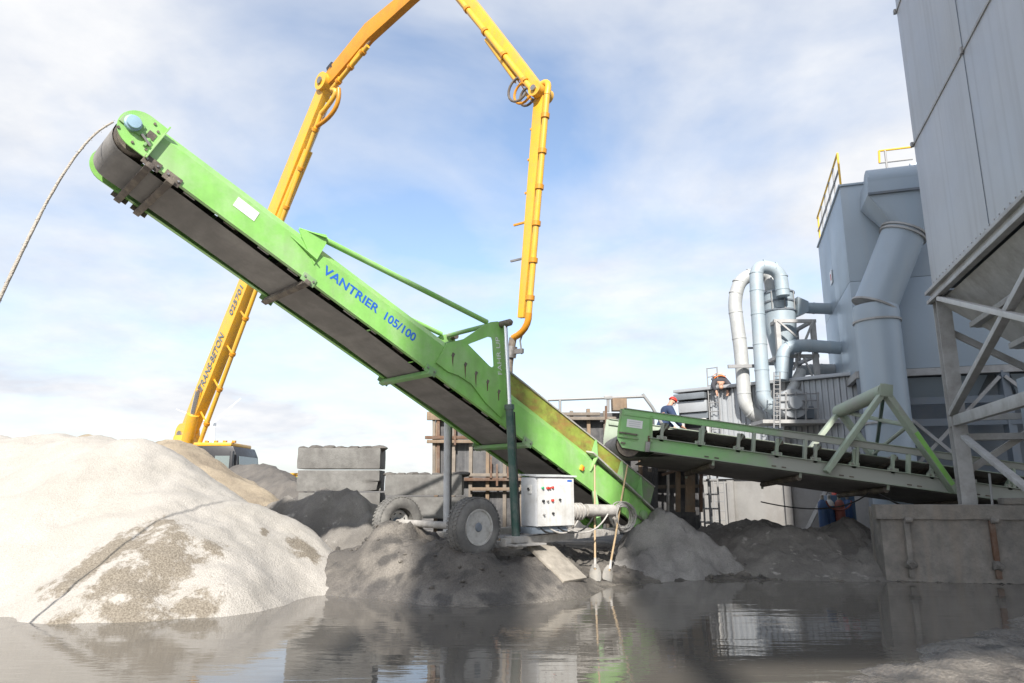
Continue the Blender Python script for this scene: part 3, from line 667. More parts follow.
    for x, z, m, r in ((.1, .62, GREENBTN, .021), (.2, .62, REDP, .024), (.245, .62, REDP, .02), (.305, .63, REDP, .022), (.11, .41, BLACK, .022), (.2, .41, STEEL, .018), (.3, .42, REDP, .024), (.46, .43, BLACK, .019), (.12, .19, STEEL, .017), (.31, .21, BLACK, .02)):
        on(x, z, m, r, 'push_button')
    sw = MB().box(A - X * .028 + Yv * (Dp * .38) + Zv * .6, (.02, .1, .14), (X, Yv, Zv)).build('main_switch', CABW, cb, bev=.008)
    MB().bar(A - X * .05 + Yv * (Dp * .36) + Zv * .58, A - X * .05 + Yv * (Dp * .42) + Zv * .62, .025, .03).build('switch_handle', BLACK, sw)
    MB().box(A + X * .68 - Yv * .024 + Zv * .74, (.1, .003, .03), (X, Yv, Zv)).build('maker_plate', BLUEP, cb)
    for k in range(2): MB().box(A + X * .58 - Yv * .0235 + Zv * (.66 - .035 * k), (.28 - .08 * k, .002, .012), (X, Yv, Zv)).build('print_line', CABG, cb)
    MB().box(A + X * .3 + Yv * .22 - Zv * .06, (.75, .36, .1), (X, Yv, Zv)).build('cabinet_stand', BLUED, R, bev=.006)
    # motor drum beyond the cabinet
    d0 = A + X * (Wd + .03) + Yv * .25 + Zv * .12; mo = MB()
    prof = [(0, .1)] + [(x_, r_) for k in range(5) for x_, r_ in ((.02 + k * .07, .15), (.05 + k * .07, .15), (.055 + k * .07, .13), (.085 + k * .07, .13))] + [(.4, .1), (.42, .06), (.55, .06)]
    mo.rev(d0 + Zv * .1, X, prof, 20).build('drive_motor', DUSTY, R)
    MB().tube([d0 + X * .45 + Zv * .12, d0 + X * 1.1 + Zv * .1], .11, 14).build('gearbox', DUSTY, R)
    # loose dusty hoses under the cabinet
    for k in range(4):
        p = A + X * (.1 + .18 * k) + Yv * .05 - Zv * .02; q = A + X * (.6 + .35 * k) + Yv * .1 + Zv * (.02 + .05 * k)
        MB().tube(arc(p, (p + q) / 2 - Zv * (.22 + .05 * k) - Yv * .1, q, 10), .014, 7).build('supply_hose', DUSTY if k % 2 else BLACK, R)
    return A, X, Yv, Zv, b0


def wheel(R, c, out, r=.455, w=.28):
    """tyre with sidewalls and shoulder lugs, dished rim, hub"""
    c = V(c); h = w / 2; prof = [(-h * .8, r * .56), (-h, r * .66), (-h * 1.02, r * .8), (-h * .9, r * .93), (-h * .7, r * .99), (0, r), (h * .7, r * .99), (h * .9, r * .93), (h * 1.02, r * .8), (h, r * .66), (h * .8, r * .56)]
    ty = MB().rev(c, out, prof, 48, closed=True)
    x = V(out).cross(V((0, 0, 1))).normalized(); z = V((0, 0, 1)); o = V(out)
    for k in range(44):
        a = 2 * math.pi * k / 44; rd = x * math.cos(a) + z * math.sin(a); tn = -x * math.sin(a) + z * math.cos(a)
        for s in (-1, 1): ty.box(c + o * s * h * .66 + rd * (r - .003), (h * .42, r * .085, .02), ((o + tn * .35 * s).normalized(), tn, rd))
        ty.box(c + rd * (r - .002) + tn * .03, (h * .5, r * .085, .018), ((o - tn * .3).normalized(), tn, rd))
    w_ = ty.build('wheel', RUBBER, R, smooth=40)
    MB().rev(c, o, [(h * .8, r * .63), (h * .98, r * .61), (h * .95, r * .56), (h * .5, r * .53), (h * .0, r * .5), (-h * .1, r * .44), (h * .25, r * .34), (h * .3, r * .2), (h * .3, r * .02)], 36).build('rim', RIMG, w_)
    MB().rev(c, o, [(h * .25, r * .2), (h * .5, r * .19), (h * .8, r * .16), (h * .95, r * .12), (h * .96, .01)], 20).build('hub', BLUED, w_)
    for k in range(8):
        a = 2 * math.pi * k / 8; MB().rev(c + (x * math.cos(a) + z * math.sin(a)) * r * .27 + o * h * .28, o, [(0, .02), (.03, .02)], 6).build('wheel_nut', BRACK, w_)
        MB().rev(c + (x * math.cos(a + .39) + z * math.sin(a + .39)) * r * .40 + o * h * .1, o, [(0, .03), (.012, .03)], 10).build('rim_hole', DARKIN, w_)
    return w_


CAB_A, CAB_X, CAB_Y, CAB_Z, CYLB = conveyor()


def small_tools():
    # hank of cable hung by the drive
    c = onplane(623, 517, OO - VD * .32, VD); mb = MB(); rnd = random.Random(2)
    for k in range(11):
        pts = []; rx, rz = .3 + rnd.uniform(-.05, .05), .22 + rnd.uniform(-.045, .045); o = V((rnd.uniform(-.04, .04), rnd.uniform(-.05, .05), rnd.uniform(-.03, .03))); ph = rnd.uniform(0, 6)
        for i in range(25): a = 2 * math.pi * i / 24; pts.append(c + o + -H_ * rx * math.cos(a) + V((0, 0, rz * math.sin(a))) + VD * .04 * math.sin(a * 2 + ph))
        mb.tube(pts, .012, 6, cap=False)
    tag(mb.build('cable_coil', DUSTY, loc=c - V((0, 0, .22))), 'coiled grey cable hanging beside the conveyor drive', 'cable')

    def shovel(b, t, label, twist):
        R = thing('shovel', label, 'shovel', b, 'shovels leaning on the conveyor')
        d = (t - b).normalized(); n = len('x'); s = d.cross(V((0, 1, 0))).normalized(); s = (s * math.cos(twist) + s.cross(d) * math.sin(twist)); f = s.cross(d)
        MB().tube([b + d * .2, lerp(b, t, .35) - f * .012, lerp(b, t, .7) + f * .008, t], [.019, .018, .017, .016], 10).build('handle', HANDLE, R)
        rings = []
        for k in range(7):
            q = k / 6; wd = .1 * (1 - .5 * max(0, q - .6) / .4) * (1 if q > .12 else .86); ring = []
            for j in range(7): x = (j / 6 - .5) * 2; ring.append(b + d * (.30 * q) + s * x * wd + f * (.03 * x * x - .035 * (q - .5) ** 2 * 2))
            rings.append(ring)
        mb = MB(); fr = rings; bk = [[p - f * .004 for p in r] for r in rings]
        mb.loft([r + list(reversed(b_)) for r, b_ in zip(fr, bk)])
        bl = mb.build('blade', BLADE, R)
        MB().tube([b + d * .22 - f * .015, b + d * .42], [.028, .02], 10).build('socket', DUSTY, bl)
    b = at(595, 573, 12.55); b.z = gz(b.x, b.y) - .02; t = onplane(594.6, 465, OO - VD * .06, VD)
    shovel(b, t, 'upright shovel with pale wooden handle leaning on the green conveyor flank', .2)
    b = at(607, 570, 12.75); b.z = gz(b.x, b.y) - .01; t = onplane(627.5, 465, OO - VD * .06, VD)
    shovel(b, t, 'tilted shovel with dirty handle crossing in front of the coiled cable', -.3)
    # board lying on the bank under the cabinet
    p = at(552, 548, 11.9); q = at(575, 566, 11.6); p.z = gz(p.x, p.y) + .05; q.z = gz(q.x, q.y) + .03
    tag(MB().bar(p + (p - q) * .6, q, .62, .05).build('loading_board', SLAB, loc=q, bev=.01), 'dust covered board lying on the bank below the control cabinet', 'board')
    p = CYLB + V((-.75, .75, -.1)); q = p + V((.45, .2, .02))
    tag(MB().bar(p, q, .18, .04).build('plank', HANDLE, loc=p, bev=.004), 'pale wood plank lying behind the near conveyor wheel', 'plank')


small_tools()


def sand_stream():
    c = OO + VD * .66; pts = [(113, 122), (106, 126), (97, 132), (86, 143), (74, 158), (60, 179), (45, 205), (30, 235), (15, 266), (0, 298)]
    P = [onplane(x, y, c, VD) for x, y in pts]
    d = P[-1] - P[-3]; last = P[-1]; g = d.copy()
    for k in range(20):
        g = g * 1.0 + V((0, 0, -.035)); last = last + g * .8; P.append(last.copy())
        if last.z < .1: break
    Q = []
    for a, b in zip(P, P[1:]):
        n = max(2, int((b - a).length / .04)); Q += [lerp(a, b, k / n) for k in range(n)]
    rnd = random.Random(9); mb = MB(); Q = Q[::2]
    mb.tube(Q, [(.013 + .009 * min(1, i / 30)) * rnd.uniform(.9, 1.1) for i in range(len(Q))], 9)
    for i, p in enumerate(Q):
        for k in range(4): mb.box(p + V((rnd.gauss(0, 1), rnd.gauss(0, 1), rnd.gauss(0, 1))) * .012, (.006, .006, .006), None)
    o = mb.build('sand_stream', SANDP, loc=P[-1], smooth=60); tag(o, 'thin stream of brown sand thrown off the conveyor head', 'sand stream')


sand_stream()

# ================================================================== FEED CONVEYOR (grey-green, carries to the hopper)
CY0, CY1 = 14.25, 16.45


def feed_conveyor():
    R = thing('feed_conveyor', 'long faded green feed conveyor sloping from the silos to the hopper', 'conveyor', (6, 15.3, .3))
    a, b = at(621, 441, CY0), at(1024, 497, CY0); d = (b - a); d.normalize(); up = V((0, -1, 0)).cross(d); up = up if up.z > 0 else -up
    Ltot = 13.2; Yv = V((0, 1, 0))
    E0 = at(650, 444.5, CY0)

    def P(s, y, w): return E0 + d * s + up * w + Yv * y       # s along, y across, w above the chord's middle
    Wc = CY1 - CY0
    for y in (0, Wc):
        # chord as a channel: web and two flanges
        ch = MB().loft([[P(s, y + (.0 if y == 0 else 0), -.13), P(s, y, .13), P(s, y + .012, .13), P(s, y + .012, -.13)] for s in (-.05, Ltot)])
        o = ch.build('chord', GREEN_G if y else GREEN_F, R, smooth=0)
        for w in (-.135, .135): MB().bar(P(-.05, y - .02, w), P(Ltot, y - .02, w), .09, .014, up).build('flange', GREEN_G, o)
        rl = MB().bar(P(-.6, y, .585), P(Ltot, y, .57), .06, .125, up).build('top_rail', GREEN_F if y == 0 else GREEN_G, R, bev=.006)
        MB().bar(P(-.6, y - .01, .655), P(Ltot, y - .01, .64), .1, .014, up).build('rail_cap', GREEN_G, rl)
        for k in range(12):
            s = 1.03 + k * 1.035; p_ = MB().bar(P(s, y, .14), P(s, y, .52), .055, .11, V((0, 1, 0))).build('post', GREEN_G, R, bev=.004)
        # small bolt tabs on the chord
        if y == 0:
            for k in range(9):
                for o_ in (0, .2): MB().box(P(1.15 + k * 1.35 + o_, -.006, -.085), (.09, .01, .025), (d, Yv, up)).build('bolt_tab', BRACK, o)
    # idler stations
    for k in range(16):
        s = .22 + k * .775
        f = MB(); f.bar(P(s, .02, .15), P(s, .02, .47), .06, .05, Yv); f.bar(P(s - .04, .1, .16), P(s + .12, .1, .47), .03, .03, Yv); f.box(P(s, .0, .17), (.2, .05, .06), (d, Yv, up)); f.bar(P(s, .0, .12), P(s, Wc, .12), .08, .06, up)
        fr = f.build('idler_frame', GREEN_G, R)
        MB().tube([P(s + .1, .12, .43), P(s + .04, .75, .21)], .07, 12).build('wing_roller', BRACK, fr)
        MB().tube([P(s + .04, .78, .2), P(s + .04, Wc - .78, .2)], .07, 12).build('centre_roller', BRACK, fr)
        MB().tube([P(s + .04, Wc - .75, .21), P(s + .1, Wc - .12, .43)], .07, 12).build('wing_roller', BRACK, fr)
        for q in (-.05, .05): MB().rev(P(s + q, -.03, .17), -Yv, [(0, .022), (.012, .022)], 6).build('bolt', STEEL, fr)
    # belt: troughed top strand, head wrap, flat return strand lower down
    prof = [(.1, .42), (.3, .36), (.75, .22), (Wc / 2, .21), (Wc - .75, .22), (Wc - .3, .36), (Wc - .1, .42)]
    mb = MB(); rows = []
    for s in (Ltot, 9, 6, 3, 1.2, .5): rows.append([P(s, y, w - .03) for y, w in prof])
    hc = (-.42, .0); rr = .26
    for k in range(1, 10):
        an = math.radians(90 + 20 * k); t = k / 9
        rows.append([P(hc[0] + rr * math.cos(an), y, hc[1] + rr * math.sin(an) - .06) for y, w in prof])
    for s in (.6, 1.6, 3, 5, 7, 9, 11, Ltot): rows.append([P(s, y, -.13 - .015 * math.sin(s * 2)) for y, w in prof])
    n = len(prof)
    for r in rows: mb.v += r
    mb.f = [(i * n + j, i * n + j + 1, (i + 1) * n + j + 1, (i + 1) * n + j) for i in range(len(rows) - 1) for j in range(n - 1)]
    mb.build('belt', BELT, R, smooth=45)
    MB().prism([P(.1, .03, -.15), P(Ltot, .03, -.15), P(Ltot, Wc - .03, -.31), P(.1, Wc - .03, -.31)], -up * .01).build('return_pan', BELT, R)
    for k in range(7):
        s = 1.3 + k * 1.75; rr_ = MB().tube([P(s, .1, -.24), P(s, Wc - .02, -.36)], .06, 12).build('return_roller', BRACK, R)
        for y in (.03, Wc - .03): MB().bar(P(s, y, -.1), P(s, y, -.24 if y < 1 else -.46), .05, .02, Yv).build('hanger', GREEN_G, rr_)
    MB().tube([P(hc[0], .05, hc[1] - .06), P(hc[0], Wc - .05, hc[1] - .06)], .24, 24).build('head_drum', BRACK, R)
    # load on the belt
    mb = MB(); rnd = random.Random(4)
    for i in range(40):
        for j in range(7): y = .35 + (Wc - .7) * j / 6; mb.v.append(P(-.3 + i * .34, y, .27 + .1 * math.sin(math.pi * j / 6) + rnd.uniform(-.02, .02) - (.2 if i == 0 else 0)))
    mb.f = [(i * 7 + j, i * 7 + j + 1, (i + 1) * 7 + j + 1, (i + 1) * 7 + j) for i in range(39) for j in range(6)]
    mb.build('sand_load', SOIL, R)
    # head plates
    out = [(620.7, 408.5), (651, 415.5), (651, 443), (646, 452), (622, 447.5), (617.2, 438.5), (617.5, 430)]
    for y in (-.012, Wc + .012):
        hp = MB().prism([at(px, py, CY0) + Yv * y for px, py in out], Yv * .02).build('head_plate', GREEN_F if y < 0 else GREEN_G, R)
        if y < 0:
            nb = at(634.5, 424, CY0) - Yv * .016; st = MB().box(nb, (.32, .004, .16), (d, Yv, up)).build('sticker', WHITEP, hp)
            for k in (.04, .0, -.04): MB().box(nb - Yv * .003 + up * k, (.24, .002, .01), (d, Yv, up)).build('print_line', CABG, st)
            for (x0, y0, x1, y1, m) in ((618.5, 432.2, 637, 435, BRACK), (619, 436.3, 638, 439, GREEN_D), (620.5, 442.5, 625, 443.5, BRACK), (648.5, 436, 648.5, 449, RUSTY)):
                MB().bar(at(x0, y0, CY0) - Yv * .03, at(x1, y1, CY0) - Yv * .03, .03, .045, Yv).build('tension_slot', m, hp)
            MB().box(at(647, 447, CY0) - Yv * .05, (.09, .06, .2), (d, Yv, up)).build('scraper_bracket', STEEL, hp, bev=.005)
            MB().bar(at(621, 409, CY0) - Yv * .02, at(618, 437, CY0) - Yv * .02, .04, .02, Yv).build('edge_flange', GREEN_D, hp)
            MB().bar(at(651, 416, CY0) - Yv * .025, at(651, 442, CY0) - Yv * .025, .05, .03, Yv).build('edge_flange', GREEN_D, hp)
    # bracing frame: two triangular bents joined by a round top tube
    n0, n1 = at(884, 391, CY0 - .12), at(884, 391, CY0 - .12) + V((.3, Wc + .45, -.12))
    F = MB().tube([n0 - V((0, .05, 0)), n1 + V((0, .05, 0))], .15, 16).build('brace_tube', GREEN_G, R)

    def bent(n, fy, hi):
        l, r = at(826, 472, CY0 - .12), at(955, 492, CY0 - .12)
        l, r = [V((q.x + (0 if fy == 0 else .3), q.y + fy, q.z)) for q in (l, r)]
        a_ = MB().bar(n, l, .1, .17, Yv).build('brace_leg', GREEN_G, R, bev=.01); b_ = MB().bar(n, r, .12, .2, Yv).build('brace_leg', GREEN_G, R, bev=.01)
        MB().box(n - Yv * .09, (.26, .03, .26), (d, Yv, up)).build('node_plate', GREEN_G, a_, bev=.01)
        if fy == 0:
            p, q = lerp(n, r, .42), lerp(n, r, .93); off = V((0, -.102, 0)); w = (r - n).normalized().cross(Yv) * .045
            MB().prism([p + off + w, q + off + w, q + off - w, p + off - w], V((0, -.006, 0))).build('green_patch', GREEN, b_)
        return l, r
    l0, r0 = bent(n0, 0, True); l1, r1 = bent(n1, Wc + .4, False)
    MB().tube([n1, lerp(n0, r0, .35)], .045, 8).build('brace_rod', GREEN_G, R)
    MB().tube([n0, lerp(n1, r1, .6)], .04, 8).build('brace_rod', DKGREEN, R)
    MB().tube([lerp(n1, r1, .55), lerp(n0, r0, .35)], .04, 8).build('brace_rod', GREEN_G, R)
    # support leg near the low end and power cable
    for s in (9.2,):
        for y in (.1, Wc - .1): q = P(s, y, -.2); MB().bar(q, V((q.x + .1, q.y, .1)), .1, .1).build('support_leg', BLUED, R)
    return P, Wc


GREEN_F = mat('worn_green_paint', (.25, .52, .2), .55, 0, .1, 2.5, .08, 60, dirt=(.34, .42, .28), dscale=1.1, damt=.6)
# paint fades to bare grey towards the silo end of the conveyor


def fade_green():
    m = GREEN_F; nt = m.node_tree; N = nt.nodes.new; K = nt.links.new; b = nt.nodes['Principled BSDF']; old = b.inputs['Base Color'].links[0].from_socket
    g = N('ShaderNodeNewGeometry'); sp = N('ShaderNodeSeparateXYZ'); K(g.outputs['Position'], sp.inputs[0])
    n = N('ShaderNodeTexNoise'); n.inputs['Scale'].default_value = 2.5; n.inputs['Detail'].default_value = 6; K(g.outputs['Position'], n.inputs['Vector'])
    ma = N('ShaderNodeMath'); ma.operation = 'MULTIPLY_ADD'; K(n.outputs['Fac'], ma.inputs[0]); ma.inputs[1].default_value = 2.0; K(sp.outputs[0], ma.inputs[2])
    mr = N('ShaderNodeMapRange'); mr.inputs[1].default_value = 5.2; mr.inputs[2].default_value = 6.4; K(ma.outputs[0], mr.inputs[0])
    mi = N('ShaderNodeMix'); mi.data_type = 'RGBA'; K(mr.outputs[0], mi.inputs[0]); K(old, mi.inputs[6]); mi.inputs[7].default_value = (.36, .37, .33, 1); K(mi.outputs[2], b.inputs['Base Color'])


fade_green()
FP, FW = feed_conveyor()
p, q = FP(4.6, -.02, -.35), FP(8.4, .3, -.4)
tag(MB().tube(arc(p, (p + q) / 2 - V((0, 0, .75)), q, 14), .018, 7).build('power_cable', BLACK, loc=p), 'black cable sagging below the feed conveyor across the plinth', 'cable')
p, q = FP(2.6, .0, -.5) + V((.2, 1.6, -.3)), FP(4.4, -.02, -.35)
tag(MB().tube(arc(p, (p + q) / 2 - V((-.5, 0, .45)), q, 14), .014, 7).build('power_cable', BLACK, loc=p), 'thin black cable hanging down from the feed conveyor to the soil bank', 'cable')


# ================================================================== CONCRETE BLOCKS
def block(x0, x1, ytop, ybot, Y, depth, label, seed, studs=True, knock=0):
    a, b = at(x0, ytop, Y), at(x1, ybot, Y); c = (a + b) / 2; sx, sz = abs(b.x - a.x), abs(a.z - b.z) - .012
    bm = bmesh.new(); bmesh.ops.create_cube(bm, size=1); bmesh.ops.subdivide_edges(bm, edges=bm.edges[:], cuts=9, use_grid_fill=True)
    for v in bm.verts:
        p = V((v.co.x * sx, v.co.y * depth, v.co.z * sz)); e = sum(1 for q, s in ((abs(v.co.x), 1), (abs(v.co.y), 1), (abs(v.co.z), 1)) if q > .499)
        n = noise.noise(p * 3.3 + V((seed, 0, 0)))
        k = .018 if e >= 2 else .004
        q = p.normalized() * (-(abs(n) + .3) * k * (1.2 if e < 3 else 2))
        if knock and v.co.x > .3 and v.co.z < -.1 and v.co.y < -.3: q += V((-.1, .1, .05)) * (abs(n) + .4) * (v.co.x - .3) * 4
        v.co = p + q
    mb = MB(); bm.verts.index_update(); base = V((c.x, Y + depth / 2, c.z)); mb.v = [v.co + base for v in bm.verts]; mb.f = [tuple(v.index for v in f.verts) for f in bm.faces]; bm.free()
    R = thing('concrete_block', label, 'block', (base.x, base.y, base.z - sz / 2), 'stacked concrete blocks')
    mb.build('body', CONC, R, smooth=40)
    if studs:
        rnd = random.Random(seed)
        n = 7
        for k in range(n):
            x = base.x + (k / (n - 1) - .5) * sx * .92; s = rnd.uniform(.05, .1); m = MB(); bm = bmesh.new(); bmesh.ops.create_icosphere(bm, subdivisions=2, radius=1)
            for v in bm.verts: kk = 1 + .4 * noise.noise(v.co * 1.7 + V((seed + k, 0, 0))); v.co = V((v.co.x * s * 2.2 * kk, v.co.y * depth * .3, v.co.z * s * .8 * kk))
            m.v = [v.co + V((x, Y + depth * .32, base.z + sz / 2)) for v in bm.verts]; bm.verts.index_update(); m.f = [tuple(v.index for v in f.verts) for f in bm.faces]; bm.free()
            m.build('mortar_lump', SOILB, R)
    return R


block(297.5, 380, 447.5, 469, 15.9, .7, 'topmost block of the tall stack, lumps of mortar along its top', 1)
block(297, 379, 469.8, 491.5, 15.9, .7, 'middle block of the tall stack, its lower right corner broken off', 2, False, 1)
block(297.5, 379.5, 492.3, 514, 15.9, .7, 'lowest block of the tall stack, mostly buried in dark soil', 3, False)
block(385, 462, 474, 495.7, 15.6, .7, 'upper block of the low stack before the timber formwork', 4, True)
block(388, 466, 496.5, 519, 15.62, .7, 'lower block of the low stack behind the far conveyor wheel', 5, False)


# ================================================================== TIMBER FORMWORK WALL
def formwork():
    Y = 17.2; R = thing('formwork_wall', 'dark panelled bunker wall with timber studs and rusty walers behind the conveyors', 'wall', at(560, 512, Y))
    x0, x1 = 437, 652; zt, zb = at(500, 411, Y).z, at(500, 520, Y).z - .3
    st = 16.9; n = int((x1 - x0) / st)
    for k in range(n + 1):
        px = x0 + k * st; X = at(px, 450, Y).x; X2 = at(px + st, 450, Y).x; dz = .07 * math.sin(k * 3.1)
        MB().box(((X + X2) / 2, Y + .1, (zt + zb) / 2 - .04), (X2 - X - .008, .04, zt - zb), None).build('panel', FORM, R)
        MB().box((X, Y + .02, (zt + zb) / 2 + .03 + dz / 2), (.085, .11, zt - zb + dz), None).build('stud', WOODG if k % 3 else WOOD, R, bev=.005)
    for py, m, xa, xb in ((437.5, RUSTY, 425, 474), (441.5, WOOD, 427, 474), (475, WOODG, 458, 640), (479.3, RUSTY, 458, 640), (489, WOOD, 470, 640), (414, WOODG, 520, 600), (418.5, WOODG, 528, 616)):
        MB().bar(at(xa, py, Y - .1), at(xb, py, Y - .1), .1, .075).build('waler', m, R, bev=.004)
    MB().bar(at(427, 416, Y - .05), at(446, 416, Y - .05), .12, .2).build('waler_end', WOOD, R, bev=.006)
    for px in (434, 438.5): MB().bar(at(px, 412, Y - .02), at(px, 480, Y - .02), .07, .1, (0, 1, 0)).build('end_stud', RUSTY if px > 436 else WOODG, R, bev=.004)
    for px, py in ((455, 437), (491, 470), (508, 470), (606, 420), (497, 478)): MB().bar(at(px, py - 14, Y - .17), at(px, py + 8, Y - .17), .05, .05, (0, 1, 0)).build('tie_clamp', RUSTY, R)
    MB().box(at(619, 405, Y), (.35, .3, .3), None).build('timber_packing', WOOD, R, bev=.01)
    # end return and the dark bay under the feed conveyor
    X = at(652, 450, Y).x
    MB().box((X + .6, Y + 1.3, 1.5), (1.6, .08, 2.6), None).build('bay_back', FORM, R)
    for px, m, w in ((655, FORM, .12), (668, STEEL, .05), (678, WOOD, .1), (690, WOOD, .22), (701, RUSTY, .06)):
        MB().bar(at(px, 432, Y - .2), at(px, 512, Y - .2), w, .12, (0, 1, 0)).build('bay_post', m, R, bev=.005)
    for py in (470, 487): MB().bar(at(648, py, Y - .08), at(703, py - 1, Y - .08), .07, .08).build('bay_waler', WOODG, R, bev=.004)
    MB().bar(at(662, 475, Y - .3), at(690, 466, Y - .3), .06, .06).build('bay_brace', RUSTY, R)
    # rail of scaffold pipe along the top
    r = thing('pipe_railing', 'dark pipe handrail running above the formwork wall', 'railing', at(600, 408, Y + .2))
    a, b = at(548, 400, Y + .2), at(644, 396.5, Y + .2)
    MB().tube([a, b], .035, 10).build('rail', RAILG, r)
    MB().tube([at(608, 398, Y + .2), at(608, 412, Y + .2)], .035, 10).build('post', RAILG, r)
    MB().tube([at(560, 400, Y + .2), at(560, 414, Y + .2)], .035, 10).build('post', RAILG, r)
    MB().box(at(608, 397.5, Y + .2), (.2, .1, .09), None).build('coupler', RAILG, r, bev=.01)
    MB().tube([at(642.5, 394, Y + .2), at(652, 407, Y + .2), at(662, 424, Y + .2)], .04, 10).build('brace', RAILG, r)
    # working deck the man stands on
    d = thing('work_platform', 'timber deck behind the formwork on which the man in blue stands', 'platform', (3.9, 18.4, .3))
    for k in range(5): MB().box((3.9, 17.75 + k * .25, 2.2), (2.6, .235, .05), None).build('plank', WOOD, d, bev=.004)
    for x in (2.9, 4.9):
        for y in (17.8, 18.8): MB().tube([(x, y, .3), (x, y, 2.17)], .03, 8).build('prop', RAILG, d)


formwork()


# ================================================================== PEOPLE
def skin(name, verts, edges, radii, m, parent, root=0, sub=2):
    base = root_of(parent).location; me = bpy.data.meshes.new(name); me.from_pydata([V(v) - base for v in verts], edges, []); me.materials.append(m)
    o = bpy.data.objects.new(name, me); COL.objects.link(o); o.parent = parent
    md = o.modifiers.new('skin', 'SKIN'); md.use_smooth_shade = True
    for i, r in enumerate(radii):
        sv = me.skin_vertices[0].data[i]; sv.radius = (r, r) if not isinstance(r, tuple) else r; sv.use_root = (i == root)
    s = o.modifiers.new('sub', 'SUBSURF'); s.levels = sub; s.render_levels = sub
    return o


def person(label, base, yaw, pose, jacket, legs, helmet=None, vest=None, hair=None):
    """pose: dict of joints in a local frame (x right, y forward, z up)"""
    R = thing('person', label, 'person', base); ca, sa = math.cos(yaw), math.sin(yaw); B = V(base)

    def T(p): return B + V((p[0] * ca - p[1] * sa, p[0] * sa + p[1] * ca, p[2]))
    J = {k: T(v) for k, v in pose.items()}
    names = ['pelvis', 'waist', 'chest', 'neck', 'head', 'crown']; rad = [.13, .125, .15, .055, .085, .07]
    ed = [(i, i + 1) for i in range(5)]
    for s in 'lr':
        n = len(names); names += ['sh' + s, 'el' + s, 'wr' + s, 'ha' + s]; rad += [.07, .052, .036, .04]; ed += [(2, n), (n, n + 1), (n + 1, n + 2), (n + 2, n + 3)]
        for q, f in enumerate(('f1', 'f2', 'f3', 'f4', 'th')):
            a, b, c = J['el' + s], J['wr' + s], J['ha' + s]; dirv = (c - b).normalized(); side = dirv.cross(V((0, 0, 1)));  side = side.normalized() if side.length > .1 else V((ca, sa, 0))
            k = len(names); t1 = c + dirv * (.045 if q < 4 else .01) + side * ((q - 1.5) * .02 if q < 4 else -.055); t2 = t1 + dirv * (.035 if q < 4 else .02) + V((0, 0, -.015)); J[f + s] = t1; J[f + 'b' + s] = t2
            names += [f + s, f + 'b' + s]; rad += [.009, .008]; ed += [(n + 3, k), (k, k + 1)]
        n = len(names); names += ['hi' + s, 'kn' + s, 'an' + s, 'to' + s]; rad += [.095, .065, .045, .04]; ed += [(0, n), (n, n + 1), (n + 1, n + 2), (n + 2, n + 3)]
    skin('body', [J[n] for n in names], ed, rad, SKIN, R)
    # jacket and trousers as garments over the body
    jn = ['waist', 'chest', 'collar', 'shl', 'ell', 'wrl', 'shr', 'elr', 'wrr', 'hem']; J['collar'] = lerp(J['chest'], J['neck'], .75); J['hem'] = lerp(J['waist'], J['pelvis'], 1.15)
    skin('jacket', [J[n] for n in jn], [(0, 1), (1, 2), (1, 3), (3, 4), (4, 5), (1, 6), (6, 7), (7, 8), (0, 9)], [.165, .19, .085, .1, .078, .055, .1, .078, .055, .17], jacket, R)
    tn = ['pelvis', 'hil', 'knl', 'anl', 'hir', 'knr', 'anr']
    skin('trousers', [J[n] for n in tn], [(0, 1), (1, 2), (2, 3), (0, 4), (4, 5), (5, 6)], [.16, .115, .085, .07, .115, .085, .07], legs, R)
    for s in 'lr': skin('boot', [J['an' + s], lerp(J['an' + s], J['to' + s], .4) + V((0, 0, -.03)), J['to' + s]], [(0, 1), (1, 2)], [.06, .058, .05], BLACK, R)
    hd = J['head']; upv = (J['crown'] - J['neck']).normalized(); fw = T((pose['head'][0], pose['head'][1] + 1, pose['head'][2])) - J['head']; fw = (fw - upv * fw.dot(upv)).normalized(); rt = fw.cross(upv)
    for s in (-1, 1):
        MB().rev(hd + fw * .082 + rt * .032 * s + upv * .012, fw, [(0, .012), (.008, .008)], 8).build('eye', BLACK, R); MB().rev(hd + rt * .085 * s, rt * s, [(0, .03), (.012, .024)], 10).build('ear', SKIN, R)
    MB().prism([hd + fw * .085 + upv * .01, hd + fw * .085 - upv * .03 + rt * .014, hd + fw * .085 - upv * .03 - rt * .014], fw * .025).build('nose', SKIN, R)
    MB().box(hd + fw * .083 - upv * .05, (.045, .008, .01), (rt, fw, upv)).build('mouth', REDP, R)
    if helmet:
        mb = MB(); rings = []
        for k in range(7):
            a = math.pi / 2 * k / 6; rings.append([hd + upv * (.05 + .105 * math.sin(a)) + (rt * math.cos(t) * .1 + fw * math.sin(t) * .118) * max(.02, math.cos(a)) for t in [2 * math.pi * j / 20 for j in range(20)]])
        hm = mb.loft(rings).build('helmet', helmet, R, smooth=60)
        MB().loft([[hd + upv * .05 + (rt * math.cos(t) * r + fw * (math.sin(t) * r * 1.15 + .02)) for t in [2 * math.pi * j / 20 for j in range(20)]] for r in (.1, .122)], caps=False).build('helmet_brim', helmet, hm)
    if hair:
        skin('hair', [hd + upv * .05 - fw * .02, hd + upv * .09], [(0, 1)], [.1, .08], hair, R)
    if vest:
        c, w = J['chest'], J['waist']; ax = (c - w).normalized(); sd = (J['shr'] - J['shl']).normalized(); fr = sd.cross(ax)
        for t, m, r in ((.1, vest, .2), (.35, REFL, .203), (1.05, vest, .212)):
            MB().loft([[w + (c - w) * (t + dt) + (sd * math.cos(a) * r * 1.05 + fr * math.sin(a) * r * .9) for a in [2 * math.pi * j / 24 for j in range(24)]] for dt in (-.17, .17)], caps=False).build('vest_band', m, R, smooth=60)
    return R


